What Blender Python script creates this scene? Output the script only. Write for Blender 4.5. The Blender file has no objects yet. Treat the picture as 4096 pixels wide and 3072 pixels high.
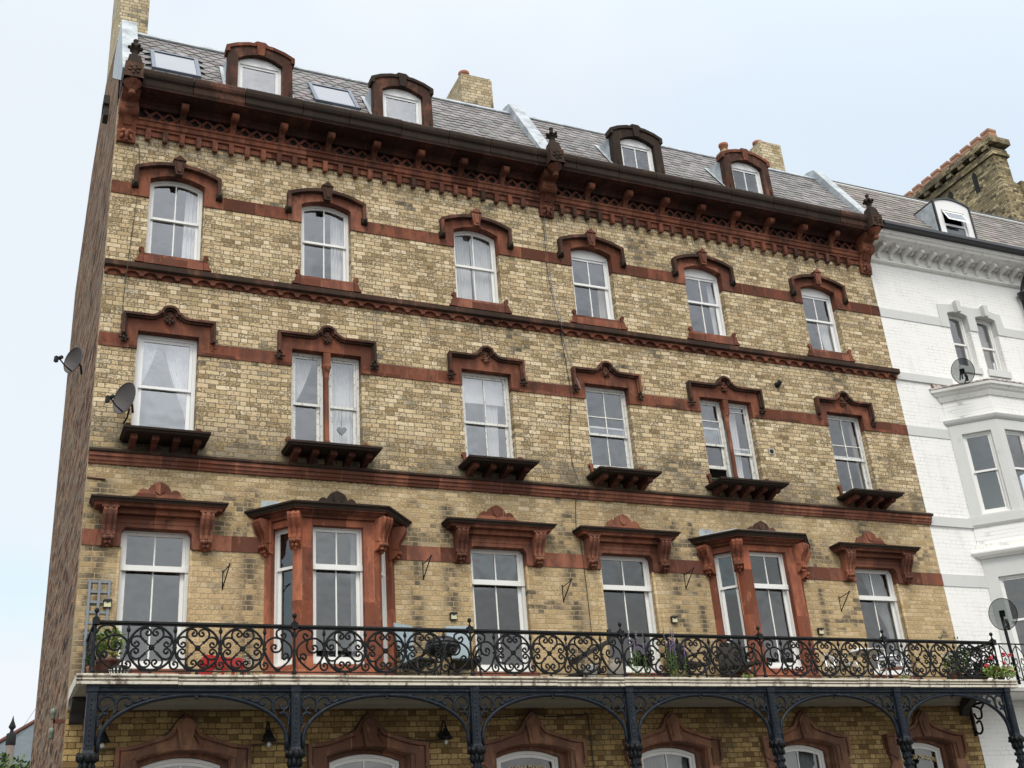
import bpy, bmesh, math, random
from mathutils import Vector, Matrix
from mathutils.geometry import delaunay_2d_cdt
R = math.radians
random.seed(7)
S = bpy.context.scene
COL = S.collection
PI = math.pi
GZ = -6.9

# ------------------------------------------------------------------ node helper
def C4(c): return (c[0], c[1], c[2], 1.0)
class NB:
    def __init__(s, nt): s.nt = nt; s.N = nt.nodes; s.L = nt.links
    def put(s, sock, v):
        if v is None: return
        if isinstance(v, bpy.types.NodeSocket): s.L.new(v, sock)
        elif isinstance(v, (tuple, list)):
            sock.default_value = C4(v) if sock.type == 'RGBA' else v
        else: sock.default_value = v
    def m(s, op, a, b=None, c=None, clamp=False):
        n = s.N.new('ShaderNodeMath'); n.operation = op; n.use_clamp = clamp
        s.put(n.inputs[0], a); s.put(n.inputs[1], b); s.put(n.inputs[2], c); return n.outputs[0]
    def mix(s, f, a, b, mode='MIX'):
        n = s.N.new('ShaderNodeMix'); n.data_type = 'RGBA'; n.blend_type = mode
        s.put(n.inputs[0], f); s.put(n.inputs[6], a); s.put(n.inputs[7], b); return n.outputs[2]
    def mixf(s, f, a, b):
        n = s.N.new('ShaderNodeMix'); n.data_type = 'FLOAT'
        s.put(n.inputs[0], f); s.put(n.inputs[2], a); s.put(n.inputs[3], b); return n.outputs[0]
    def noise(s, sc, vec=None, det=3, rough=.55, dist=0):
        n = s.N.new('ShaderNodeTexNoise'); s.put(n.inputs['Vector'], vec)
        n.inputs['Scale'].default_value = sc; n.inputs['Detail'].default_value = det
        n.inputs['Roughness'].default_value = rough; n.inputs['Distortion'].default_value = dist
        return n.outputs[0]
    def wn(s, vec):
        n = s.N.new('ShaderNodeTexWhiteNoise'); n.noise_dimensions = '3D'; s.put(n.inputs['Vector'], vec); return n.outputs[0]
    def ramp(s, f, st, interp='LINEAR'):
        n = s.N.new('ShaderNodeValToRGB'); r = n.color_ramp; r.interpolation = interp
        while len(r.elements) < len(st): r.elements.new(.5)
        for e, (p, c) in zip(r.elements, st):
            e.position = p; e.color = C4(c) if isinstance(c, (tuple, list)) else (c, c, c, 1)
        s.put(n.inputs[0], f); return n.outputs[0]
    def step(s, f, a, b, lo=0., hi=1.):
        n = s.N.new('ShaderNodeMapRange'); n.interpolation_type = 'SMOOTHSTEP'
        s.put(n.inputs[0], f); n.inputs[1].default_value = a; n.inputs[2].default_value = b
        n.inputs[3].default_value = lo; n.inputs[4].default_value = hi; return n.outputs[0]
    def pos(s): return s.N.new('ShaderNodeNewGeometry').outputs['Position']
    def nrm(s): return s.N.new('ShaderNodeNewGeometry').outputs['Normal']
    def sep(s, v):
        n = s.N.new('ShaderNodeSeparateXYZ'); s.put(n.inputs[0], v); return n.outputs
    def com(s, x=0., y=0., z=0.):
        n = s.N.new('ShaderNodeCombineXYZ'); s.put(n.inputs[0], x); s.put(n.inputs[1], y); s.put(n.inputs[2], z); return n.outputs[0]
    def vm(s, v, k):
        n = s.N.new('ShaderNodeVectorMath'); n.operation = 'MULTIPLY'; s.put(n.inputs[0], v); n.inputs[1].default_value = k; return n.outputs[0]
    def bump(s, h, st=.3, d=.01):
        n = s.N.new('ShaderNodeBump'); n.inputs['Strength'].default_value = st; n.inputs['Distance'].default_value = d
        s.put(n.inputs['Height'], h); return n.outputs[0]

def mat(name):
    m = bpy.data.materials.new(name); m.use_nodes = True
    nt = m.node_tree; b = NB(nt); p = nt.nodes['Principled BSDF']
    return m, b, p
def simple(name, col, rough=.6, metal=0., var=.12, sc=9., spec=.5, bump=0.):
    m, b, p = mat(name)
    n = b.noise(sc, b.pos(), 4)
    b.put(p.inputs['Base Color'], b.mix(n, tuple(c*(1-var) for c in col), tuple(min(1, c*(1+var)) for c in col)))
    b.put(p.inputs['Roughness'], rough); p.inputs['Metallic'].default_value = metal
    p.inputs['Specular IOR Level'].default_value = spec
    if bump: b.put(p.inputs['Normal'], b.bump(b.noise(sc*6, b.pos(), 3), bump, .01))
    return m

def brick(name, ramp, mortar, mott=(.10, .08, .04), mamt=.6, soot=.3, ch=.082, per=.337, mt=.009, zone=False, paint=None, mvis=1.0, jit=.012):
    m, b, p = mat(name)
    P = b.pos(); X = b.sep(P)
    wob = b.m('MULTIPLY', b.m('SUBTRACT', b.noise(2.2, P, 2), .5), .03)
    u = b.m('ADD', X[0], X[1]); v = b.m('ADD', X[2], wob)
    vr = b.m('DIVIDE', v, ch); row = b.m('FLOOR', vr); fv = b.m('MULTIPLY', b.m('SUBTRACT', vr, row), ch)
    par = b.m('FLOORED_MODULO', row, 2.) if False else b.m('PINGPONG', row, 1.)
    off = b.m('ADD', b.m('MULTIPLY', par, per/2), b.m('MULTIPLY', b.wn(b.com(row, 3.3, 0.)), jit*2))
    t = b.m('DIVIDE', b.m('ADD', u, off), per); cell = b.m('FLOOR', t)
    ft = b.m('MULTIPLY', b.m('SUBTRACT', t, cell), per)
    isH = b.m('GREATER_THAN', ft, per*2/3)
    loc = b.m('SUBTRACT', ft, b.m('MULTIPLY', isH, per*2/3))
    wd = b.m('SUBTRACT', per*2/3, b.m('MULTIPLY', isH, per/3))
    dx = b.m('MINIMUM', loc, b.m('SUBTRACT', wd, loc)); dy = b.m('MINIMUM', fv, b.m('SUBTRACT', ch, fv))
    # rounded corners
    cr = .018
    ax = b.m('MAXIMUM', b.m('SUBTRACT', cr, dx), 0.); ay = b.m('MAXIMUM', b.m('SUBTRACT', cr, dy), 0.)
    rd = b.m('SUBTRACT', cr, b.m('SQRT', b.m('ADD', b.m('MULTIPLY', ax, ax), b.m('MULTIPLY', ay, ay))))
    d = b.m('ADD', rd, b.m('MULTIPLY', b.m('SUBTRACT', b.noise(38., P, 2), .5), .009))
    mask = b.step(d, mt*.35, mt*.95)
    ident = b.com(b.m('ADD', b.m('MULTIPLY', cell, 2.), isH), row, 1.7)
    r1 = b.wn(ident); r2 = b.wn(b.vm(ident, (1.3, 2.1, 5.)))
    if paint:
        fine = b.m('MULTIPLY', b.step(b.noise(1.6, b.vm(P, (1., 1., 3.)), 4), .35, .7), mvis)
        mk = b.m('SUBTRACT', 1., b.m('MULTIPLY', b.m('SUBTRACT', 1., mask), fine))
        base = b.mix(b.noise(1.3, P, 4), paint, tuple(c*.93 for c in paint))
        base = b.mix(b.step(b.noise(11., P, 2), .74, .8), base, (.35, .33, .3))
        strk = b.m('MULTIPLY', b.step(b.noise(3.2, b.vm(P, (1.6, 1.6, .22)), 5, .7), .5, .72), b.step(b.noise(.6, P, 2), .4, .65, .15, 1.))
        base = b.mix(b.m('MULTIPLY', strk, .35), base, (.55, .53, .49))
        col = b.mix(mk, mortar, base)
        b.put(p.inputs['Base Color'], col); p.inputs['Roughness'].default_value = .65
        b.put(p.inputs['Normal'], b.bump(mask, .35, .006)); return m
    base = b.ramp(r1, ramp)
    # blotches inside each brick
    n1 = b.noise(27., b.vm(P, (1., 1., 1.6)), 4, .75, .5); 
    thr = b.mixf(r2, .45, .62)
    spot = b.step(b.m('SUBTRACT', n1, thr), -.04, .04)
    base = b.mix(b.m('MULTIPLY', spot, mamt), base, mott)
    n2 = b.noise(7., P, 3)
    base = b.mix(b.step(n2, .35, .75, 0., .2), base, tuple(c*.62 for c in ramp[1][1]))
    # soot
    if zone:
        zl0 = b.step(X[2], 1.2, 1.3, 1., 0.)
        gold = b.mix(.5, base, b.mix(r2, (.62, .45, .24), (.40, .275, .13)))
        base = b.mix(b.m('MULTIPLY', b.step(X[2], -1.9, 1.25, 1., .6), zl0), base, gold)
    big = b.noise(.8, b.vm(P, (1., 1., 1.)), 5, .6)
    sm = b.step(b.m('ADD', b.m('MULTIPLY', r1, .22), big), .72 - soot*.25, .86)
    if zone:
        zz = b.m('MULTIPLY', b.step(X[2], .1, .45), b.step(X[2], .55, 1.0, 1., 0.))   # soot belt just above the window heads
        g = 0.
        for x0, w in ((2.45, .16), (5.15, .14), (10.55, .11), (13.25, .09), (5.75, .16), (8.0, .2), (.2, .25), (10.1, .2)):
            e = b.m('POWER', 2.718, b.m('MULTIPLY', b.m('POWER', b.m('DIVIDE', b.m('SUBTRACT', X[0], x0), w), 2.), -1.))
            g = e if g == 0. else b.m('ADD', g, e)
        lo = b.step(X[2], .95, 1.15, 1., 0.)
        stre = b.m('MULTIPLY', b.m('MULTIPLY', g, lo), b.step(b.m('ADD', b.noise(3., P, 4), b.m('MULTIPLY', r1, .35)), .5, .75, 0., 1.))
        belt = b.m('MULTIPLY', zz, b.step(b.m('ADD', b.noise(1.7, P, 4), b.m('MULTIPLY', r1, .40)), .60, .80, 0., .85))
        z2 = b.m('MULTIPLY', b.step(X[2], 1.45, 1.55), b.step(X[2], 1.7, 2.4, 1., 0.))
        belt2 = b.m('MULTIPLY', z2, b.step(b.m('ADD', b.noise(1.6, P, 4), b.m('MULTIPLY', r1, .3)), .50, .75, 0., .75))
        z3 = b.m('MULTIPLY', b.step(X[2], 6.9, 7.3), .5)
        belt2 = b.m('MAXIMUM', belt2, b.m('MULTIPLY', z3, b.step(b.m('ADD', b.noise(1.6, P, 4), b.m('MULTIPLY', r1, .3)), .52, .75, 0., .7)))
        sm = b.m('MAXIMUM', sm, b.m('MAXIMUM', b.m('MAXIMUM', stre, belt2), belt))
    base = b.mix(b.m('MULTIPLY', sm, .85), base, (.05, .045, .038))
    mo = b.mix(b.noise(5., P, 3), tuple(c*.7 for c in mortar), tuple(c*1.25 for c in mortar))
    if zone:
        zl = b.step(X[2], 1.2, 1.3, 1., 0.)
        rust = b.m('MULTIPLY', b.step(b.noise(1.7, P, 4), .56, .66), b.m('MULTIPLY', b.step(X[2], .45, .6), zl))
        mo = b.mix(zl, mo, b.mix(b.noise(4., P, 2), (.24, .17, .09), (.54, .43, .28)))
        mo = b.mix(b.m('MULTIPLY', rust, b.m('MULTIPLY', b.step(X[0], 8., 8.6), b.step(X[0], 10.2, 10.8, 1., 0.))), mo, (.35, .09, .02))
    col = b.mix(mask, mo, base)
    b.put(p.inputs['Base Color'], col); p.inputs['Roughness'].default_value = .9
    p.inputs['Specular IOR Level'].default_value = .25
    h = b.m('ADD', b.m('MULTIPLY', mask, .8), b.m('MULTIPLY', n1, .4))
    b.put(p.inputs['Normal'], b.bump(h, .55, .012))
    return m

def stone(name, base=(.22, .075, .043), dark=.35, joints=True, moss=.5, topmoss=(.07, .065, .035)):
    m, b, p = mat(name)
    P = b.pos(); X = b.sep(P); n = b.sep(b.nrm())
    blk = b.m('FLOOR', b.m('DIVIDE', b.m('ADD', X[0], b.m('MULTIPLY', b.wn(b.com(b.m('FLOOR', b.m('MULTIPLY', X[2], 1.2)), 0., 0.)), 3.)), .57))
    rb = b.wn(b.com(blk, b.m('FLOOR', b.m('MULTIPLY', X[2], 1.2)), 4.))
    c = b.ramp(rb, [(0., tuple(k*.40 for k in base)), (.28, tuple(k*.58 for k in base)), (.42, base), (1., (base[0]*1.18, base[1]*1.35, base[2]*1.4))])
    fr = b.m('FRACT', b.m('DIVIDE', b.m('ADD', X[0], b.m('MULTIPLY', b.wn(b.com(b.m('FLOOR', b.m('MULTIPLY', X[2], 1.2)), 0., 0.)), 3.)), .57))
    if joints: c = b.mix(b.step(b.m('MINIMUM', fr, b.m('SUBTRACT', 1., fr)), .008, .018, .7, 0.), c, (base[0]*1.35, base[1]*1.8, base[2]*1.9))
    c = b.mix(b.step(b.noise(3.0, b.vm(P, (1.2, 1.2, .5)), 5, .7), .38, .62, 0., .85), c, (base[0]*.50, base[1]*.60, base[2]*.75))
    c = b.mix(b.step(b.noise(6.5, b.vm(P, (1., 1., .45)), 5, .7), .55, .68, 0., .4), c, (base[0]*1.35, base[1]*1.75, base[2]*1.8))
    so = b.noise(2.6, b.vm(P, (1., 1., .5)), 5, .7)
    sm = b.step(b.m('ADD', so, b.m('MULTIPLY', b.noise(14., P, 3), .16)), .72-dark*.40, .90-dark*.40)
    c = b.mix(b.m('MULTIPLY', sm, .74), c, (.032, .024, .019))
    up = b.m('MULTIPLY', b.step(n[2], .25, .8), b.step(b.noise(4., P, 4), .25, .6, .4, 1.))
    c = b.mix(b.m('MULTIPLY', up, moss+.3), c, topmoss)
    b.put(p.inputs['Base Color'], c); p.inputs['Roughness'].default_value = .92
    p.inputs['Specular IOR Level'].default_value = .2
    b.put(p.inputs['Normal'], b.bump(b.m('ADD', b.noise(26., P, 5, .7), b.m('MULTIPLY', b.noise(6., P, 2), .8)), .5, .012))
    return m

# ------------------------------------------------------------------ materials
CREAM = [(0., (.30, .215, .115)), (.05, (.45, .335, .19)), (.28, (.595, .455, .27)), (.7, (.69, .545, .345)), (1., (.79, .655, .45))]
M = {}
M['brick'] = brick('buff_flemish_brick', CREAM, (.185, .155, .11), (.125, .088, .038), .84, .09, zone=True)
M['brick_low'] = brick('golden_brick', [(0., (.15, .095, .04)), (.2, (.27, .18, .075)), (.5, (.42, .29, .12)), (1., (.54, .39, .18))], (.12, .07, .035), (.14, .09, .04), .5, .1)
M['brick_ch'] = brick('cream_chimney_brick', [(0., (.34, .27, .16)), (.3, (.52, .43, .27)), (.7, (.66, .56, .38)), (1., (.72, .64, .46))], (.20, .15, .10), (.22, .17, .09), .4, .0)
M['brick_soot'] = brick('sooty_yellow_brick', [(0., (.07, .06, .045)), (.25, (.24, .19, .10)), (.6, (.46, .37, .20)), (1., (.58, .49, .30))], (.14, .12, .09), (.05, .045, .035), .7, .45)
M['brick_white'] = brick('white_painted_brick', CREAM, (.42, .42, .42), paint=(.90, .895, .875), mt=.006, mvis=.75)
M['stone'] = stone('red_sandstone', dark=.30)
M['stone_clean'] = stone('red_sandstone_clean', base=(.27, .098, .059), dark=.16, moss=.3)
M['stone_bay'] = stone('weathered_pink_sandstone', base=(.38, .122, .066), dark=.22, moss=.3)
M['stone_mid'] = stone('stained_sandstone', base=(.19, .075, .048), dark=.68)
M['stone_eaves'] = stone('eaves_sandstone_in_shade', base=(.085, .030, .020), dark=.45, moss=.2)  # shade under the cornice is put into this stone colour
M['stone_lat'] = stone('shaded_brown_sandstone', base=(.155, .052, .033), dark=.3, moss=.2)  # sandstone copy with the eaves shade darkened into its colour for the lattice
M['stone_dark'] = stone('soot_black_sandstone', base=(.065, .036, .024), dark=.9)
M['stone_sill'] = stone('mossy_black_sill_stone', base=(.13, .06, .038), dark=.75, moss=.7)
M['stone_low'] = stone('brown_sandstone', base=(.27, .125, .075), dark=.12, moss=.0)
# rubble gable
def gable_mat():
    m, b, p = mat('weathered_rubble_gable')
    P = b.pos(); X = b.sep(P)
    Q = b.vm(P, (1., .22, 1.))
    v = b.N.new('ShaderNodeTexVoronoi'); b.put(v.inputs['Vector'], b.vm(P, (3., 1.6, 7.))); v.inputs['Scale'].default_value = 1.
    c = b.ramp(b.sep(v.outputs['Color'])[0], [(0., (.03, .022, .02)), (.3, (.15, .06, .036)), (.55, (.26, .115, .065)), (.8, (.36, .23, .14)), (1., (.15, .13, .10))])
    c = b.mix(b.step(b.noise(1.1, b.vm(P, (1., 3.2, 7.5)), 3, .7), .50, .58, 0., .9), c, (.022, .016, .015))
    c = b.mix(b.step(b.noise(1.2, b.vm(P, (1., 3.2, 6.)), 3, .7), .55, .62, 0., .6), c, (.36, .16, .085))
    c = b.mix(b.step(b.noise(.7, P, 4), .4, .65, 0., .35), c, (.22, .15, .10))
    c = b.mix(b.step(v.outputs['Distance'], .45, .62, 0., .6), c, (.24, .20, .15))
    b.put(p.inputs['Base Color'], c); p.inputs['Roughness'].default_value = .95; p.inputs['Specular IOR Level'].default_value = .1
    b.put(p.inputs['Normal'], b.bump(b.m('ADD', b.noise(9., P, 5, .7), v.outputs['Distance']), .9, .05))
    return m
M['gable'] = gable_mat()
def slate_mat(name, tint):
    m, b, p = mat(name)
    g = b.N.new('ShaderNodeNewGeometry'); r = g.outputs['Random Per Island']; P = b.pos()
    c = b.ramp(r, [(0., tuple(k*.72 for k in tint)), (.35, tint), (.6, (tint[0]*1.02, tint[1]*1.12, tint[2]*1.05)), (.85, (tint[0]*1.28, tint[1]*1.2, tint[2]*1.25)), (1., tuple(k*1.5 for k in tint))])
    c = b.mix(b.step(b.noise(5., P, 4), .5, .75, 0., .5), c, (.20, .19, .16))
    b.put(p.inputs['Base Color'], c); p.inputs['Roughness'].default_value = .7
    b.put(p.inputs['Normal'], b.bump(b.noise(30., P, 4), .25, .006)); return m
M['slate'] = slate_mat('purple_grey_slate', (.195, .182, .185))
M['slate_w'] = slate_mat('brown_grey_slate', (.215, .19, .175))
def lead_mat():
    m, b, p = mat('lead_flashing')
    P = b.pos()
    c = b.ramp(b.noise(4., P, 5, .65), [(.3, (.23, .26, .29)), (.5, (.40, .44, .47)), (.7, (.56, .60, .63))])
    b.put(p.inputs['Base Color'], c); p.inputs['Roughness'].default_value = .6; p.inputs['Metallic'].default_value = .1
    b.put(p.inputs['Normal'], b.bump(b.noise(9., P, 3), .3, .02)); return m
M['lead'] = lead_mat()
def white_paint(name, col, dirt, amt, sc=9.):
    m, b, p = mat(name)
    P = b.pos()
    n = b.step(b.noise(sc, b.vm(P, (1.5, 1., 1.)), 6, .7), .60-amt*.18, .72-amt*.1)
    c = b.mix(b.noise(2., P, 3), col, tuple(k*.9 for k in col))
    b.put(p.inputs['Base Color'], b.mix(b.m('MULTIPLY', n, min(1, amt+.3)), c, dirt)); p.inputs['Roughness'].default_value = .5
    b.put(p.inputs['Normal'], b.bump(b.noise(22., P, 3), .12, .004)); return m
M['upvc'] = white_paint('white_plastic_frame', (.88, .885, .89), (.6, .6, .58), .0)
M['white'] = white_paint('white_painted_timber', (.86, .86, .84), (.5, .46, .4), .12)
M['white_peel'] = white_paint('peeling_white_paint', (.76, .76, .73), (.24, .20, .15), .5, 16.)
M['white_trim'] = white_paint('pale_grey_painted_stone', (.63, .64, .625), (.45, .45, .43), .1, 3.)
M['white_wall_trim'] = white_paint('cream_white_painted_cornice', (.84, .835, .80), (.42, .42, .40), .25, 4.)
M['slab'] = white_paint('weathered_painted_slab_edge', (.66, .61, .51), (.13, .09, .065), .62, 6.)
M['peel_bay'] = white_paint('flaking_paint_on_brown_stone', (.68, .66, .61), (.16, .07, .06), .95, 7.)
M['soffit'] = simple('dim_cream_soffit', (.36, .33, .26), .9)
def iron_mat(name, c1, c2):
    m, b, p = mat(name)
    P = b.pos()
    c = b.mix(b.step(b.noise(12., P, 5, .7), .55, .75), c1, c2)
    b.put(p.inputs['Base Color'], c); p.inputs['Specular IOR Level'].default_value = .22; b.put(p.inputs['Roughness'], b.step(b.noise(8., P, 3), .3, .7, .4, .7))
    b.put(p.inputs['Normal'], b.bump(b.noise(40., P, 3), .3, .004)); return m
M['iron'] = iron_mat('black_painted_iron', (.007, .008, .009), (.022, .026, .023))
M['iron_blue'] = iron_mat('blue_black_cast_iron', (.011, .016, .024), (.055, .062, .07))
M['black'] = simple('black_gutter_paint', (.012, .013, .018), .35)
M['dark'] = simple('near_black_and_recess_shade', (.012, .012, .013), .9)  # near black for small parts; also painted shade in recesses
M['terracotta'] = simple('terracotta', (.33, .13, .075), .8, bump=.2)
M['pot_orange'] = simple('orange_clay_chimney_pot', (.38, .20, .125), .8, var=.25, sc=3., bump=.3)
M['dish'] = simple('grey_brown_dish', (.055, .045, .043), .5)
M['cable'] = simple('black_cable', (.03, .028, .026), .6)
M['interior'] = simple('dim_room_plaster', (.46, .45, .42), .9, var=.2, sc=.6)
M['interior_dark'] = simple('dark_room_plaster', (.20, .20, .20), .9, var=.3, sc=.8)
M['leaf'] = simple('green_leaf', (.09, .16, .035), .5, var=.5, sc=25.)
M['leaf_pale'] = simple('pale_green_leaf', (.24, .33, .09), .5, var=.4, sc=25.)
M['leaf_dark'] = simple('dark_green_leaf', (.03, .075, .02), .5, var=.5, sc=25.)
M['petal_white'] = simple('white_petal', (.8, .8, .76), .6)
M['petal_red'] = simple('red_petal', (.55, .035, .06), .6)
M['petal_purple'] = simple('purple_petal', (.20, .10, .30), .6)
M['petal_yellow'] = simple('yellow_petal', (.6, .42, .05), .6)
M['red'] = simple('bright_red_plastic', (.70, .03, .03), .35)
M['bluegrey'] = simple('blue_grey_painted_wood', (.30, .38, .42), .5)
M['grey_wood'] = simple('grey_weathered_wood', (.22, .24, .26), .8)
M['dark_wood'] = simple('dark_weathered_wood', (.035, .03, .026), .8)
M['steel'] = simple('brushed_aluminium', (.75, .76, .78), .25, .9)
M['glaze'] = simple('dark_glazed_clay', (.12, .045, .03), .3)
M['pale_clay'] = simple('pale_stone_clay', (.42, .38, .33), .8)
M['gold'] = simple('gold_leaf_letter', (.62, .50, .24), .5)
M['insul'] = simple('green_grey_ceramic', (.16, .20, .16), .35)
M['rust'] = simple('rusty_iron', (.12, .045, .03), .8)
M['render'] = simple('cream_render', (.62, .58, .46), .8)
M['far_slate'] = simple('blue_grey_far_slate', (.10, .125, .14), .7, var=.3, sc=4.)
M['timber'] = simple('grey_brown_pole_timber', (.17, .14, .12), .85, var=.3)
M['asphalt'] = simple('asphalt', (.05, .05, .052), .9, bump=.4)
M['paving'] = simple('grey_paving', (.16, .155, .145), .9)
M['cream_plastic'] = simple('cream_lamp_plastic', (.62, .60, .38), .4)
def glass_mat(name, tint, ior, tr=(.75, .78, .80), wob=.02):
    m = bpy.data.materials.new(name); m.use_nodes = True; nt = m.node_tree; nt.nodes.clear(); b = NB(nt)
    o = nt.nodes.new('ShaderNodeOutputMaterial'); gl = nt.nodes.new('ShaderNodeBsdfGlossy'); t = nt.nodes.new('ShaderNodeBsdfTransparent')
    mx = nt.nodes.new('ShaderNodeMixShader'); lw = nt.nodes.new('ShaderNodeLayerWeight'); lw.inputs[0].default_value = .5
    r0 = ((ior-1)/(ior+1))**2; fac = b.m('ADD', r0, b.m('MULTIPLY', b.m('POWER', lw.outputs['Facing'], 5.), 1-r0))
    gl.inputs['Color'].default_value = C4(tint); gl.inputs['Roughness'].default_value = .015; t.inputs[0].default_value = C4(tr)
    bp = b.bump(b.noise(1.6, b.pos(), 2), wob, .15); b.put(gl.inputs['Normal'], bp)
    nt.links.new(fac, mx.inputs[0]); nt.links.new(t.outputs[0], mx.inputs[1]); nt.links.new(gl.outputs[0], mx.inputs[2])
    nt.links.new(mx.outputs[0], o.inputs[0]); return m
M['glass'] = glass_mat('window_glass', (.84, .88, .95), 2.35, (.88, .89, .90), .05)
M['glass_pale'] = glass_mat('pale_reflecting_glass', (.90, .92, .97), 3.1, (.9, .9, .92), .05)
M['glass_low'] = glass_mat('darker_window_glass', (.84, .86, .90), 2.15, (.55, .57, .58), .06)
M['glass_sky'] = glass_mat('skylight_glass', (.95, .97, 1.), 3.4, (.3, .3, .35))
M['glass_bulb'] = glass_mat('bulb_glass', (.9, .9, .9), 1.6, (.9, .9, .88))
M['dish_clear'] = glass_mat('smoked_clear_dish', (.6, .62, .62), 1.6, (.36, .38, .38))
def cloth(name, col, tr=.35):
    m = bpy.data.materials.new(name); m.use_nodes = True; nt = m.node_tree; nt.nodes.clear(); b = NB(nt)
    o = nt.nodes.new('ShaderNodeOutputMaterial'); d = nt.nodes.new('ShaderNodeBsdfDiffuse'); t = nt.nodes.new('ShaderNodeBsdfTranslucent'); mx = nt.nodes.new('ShaderNodeMixShader')
    c = b.mix(b.noise(30., b.vm(b.pos(), (1., 1., .1)), 3), tuple(k*.85 for k in col), col)
    b.put(d.inputs[0], c); b.put(t.inputs[0], c); mx.inputs[0].default_value = tr
    nt.links.new(d.outputs[0], mx.inputs[1]); nt.links.new(t.outputs[0], mx.inputs[2]); nt.links.new(mx.outputs[0], o.inputs[0]); return m
M['net'] = cloth('white_net_curtain', (.93, .93, .93), .2)
M['net_warm'] = cloth('warm_white_curtain', (.74, .68, .60))

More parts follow.
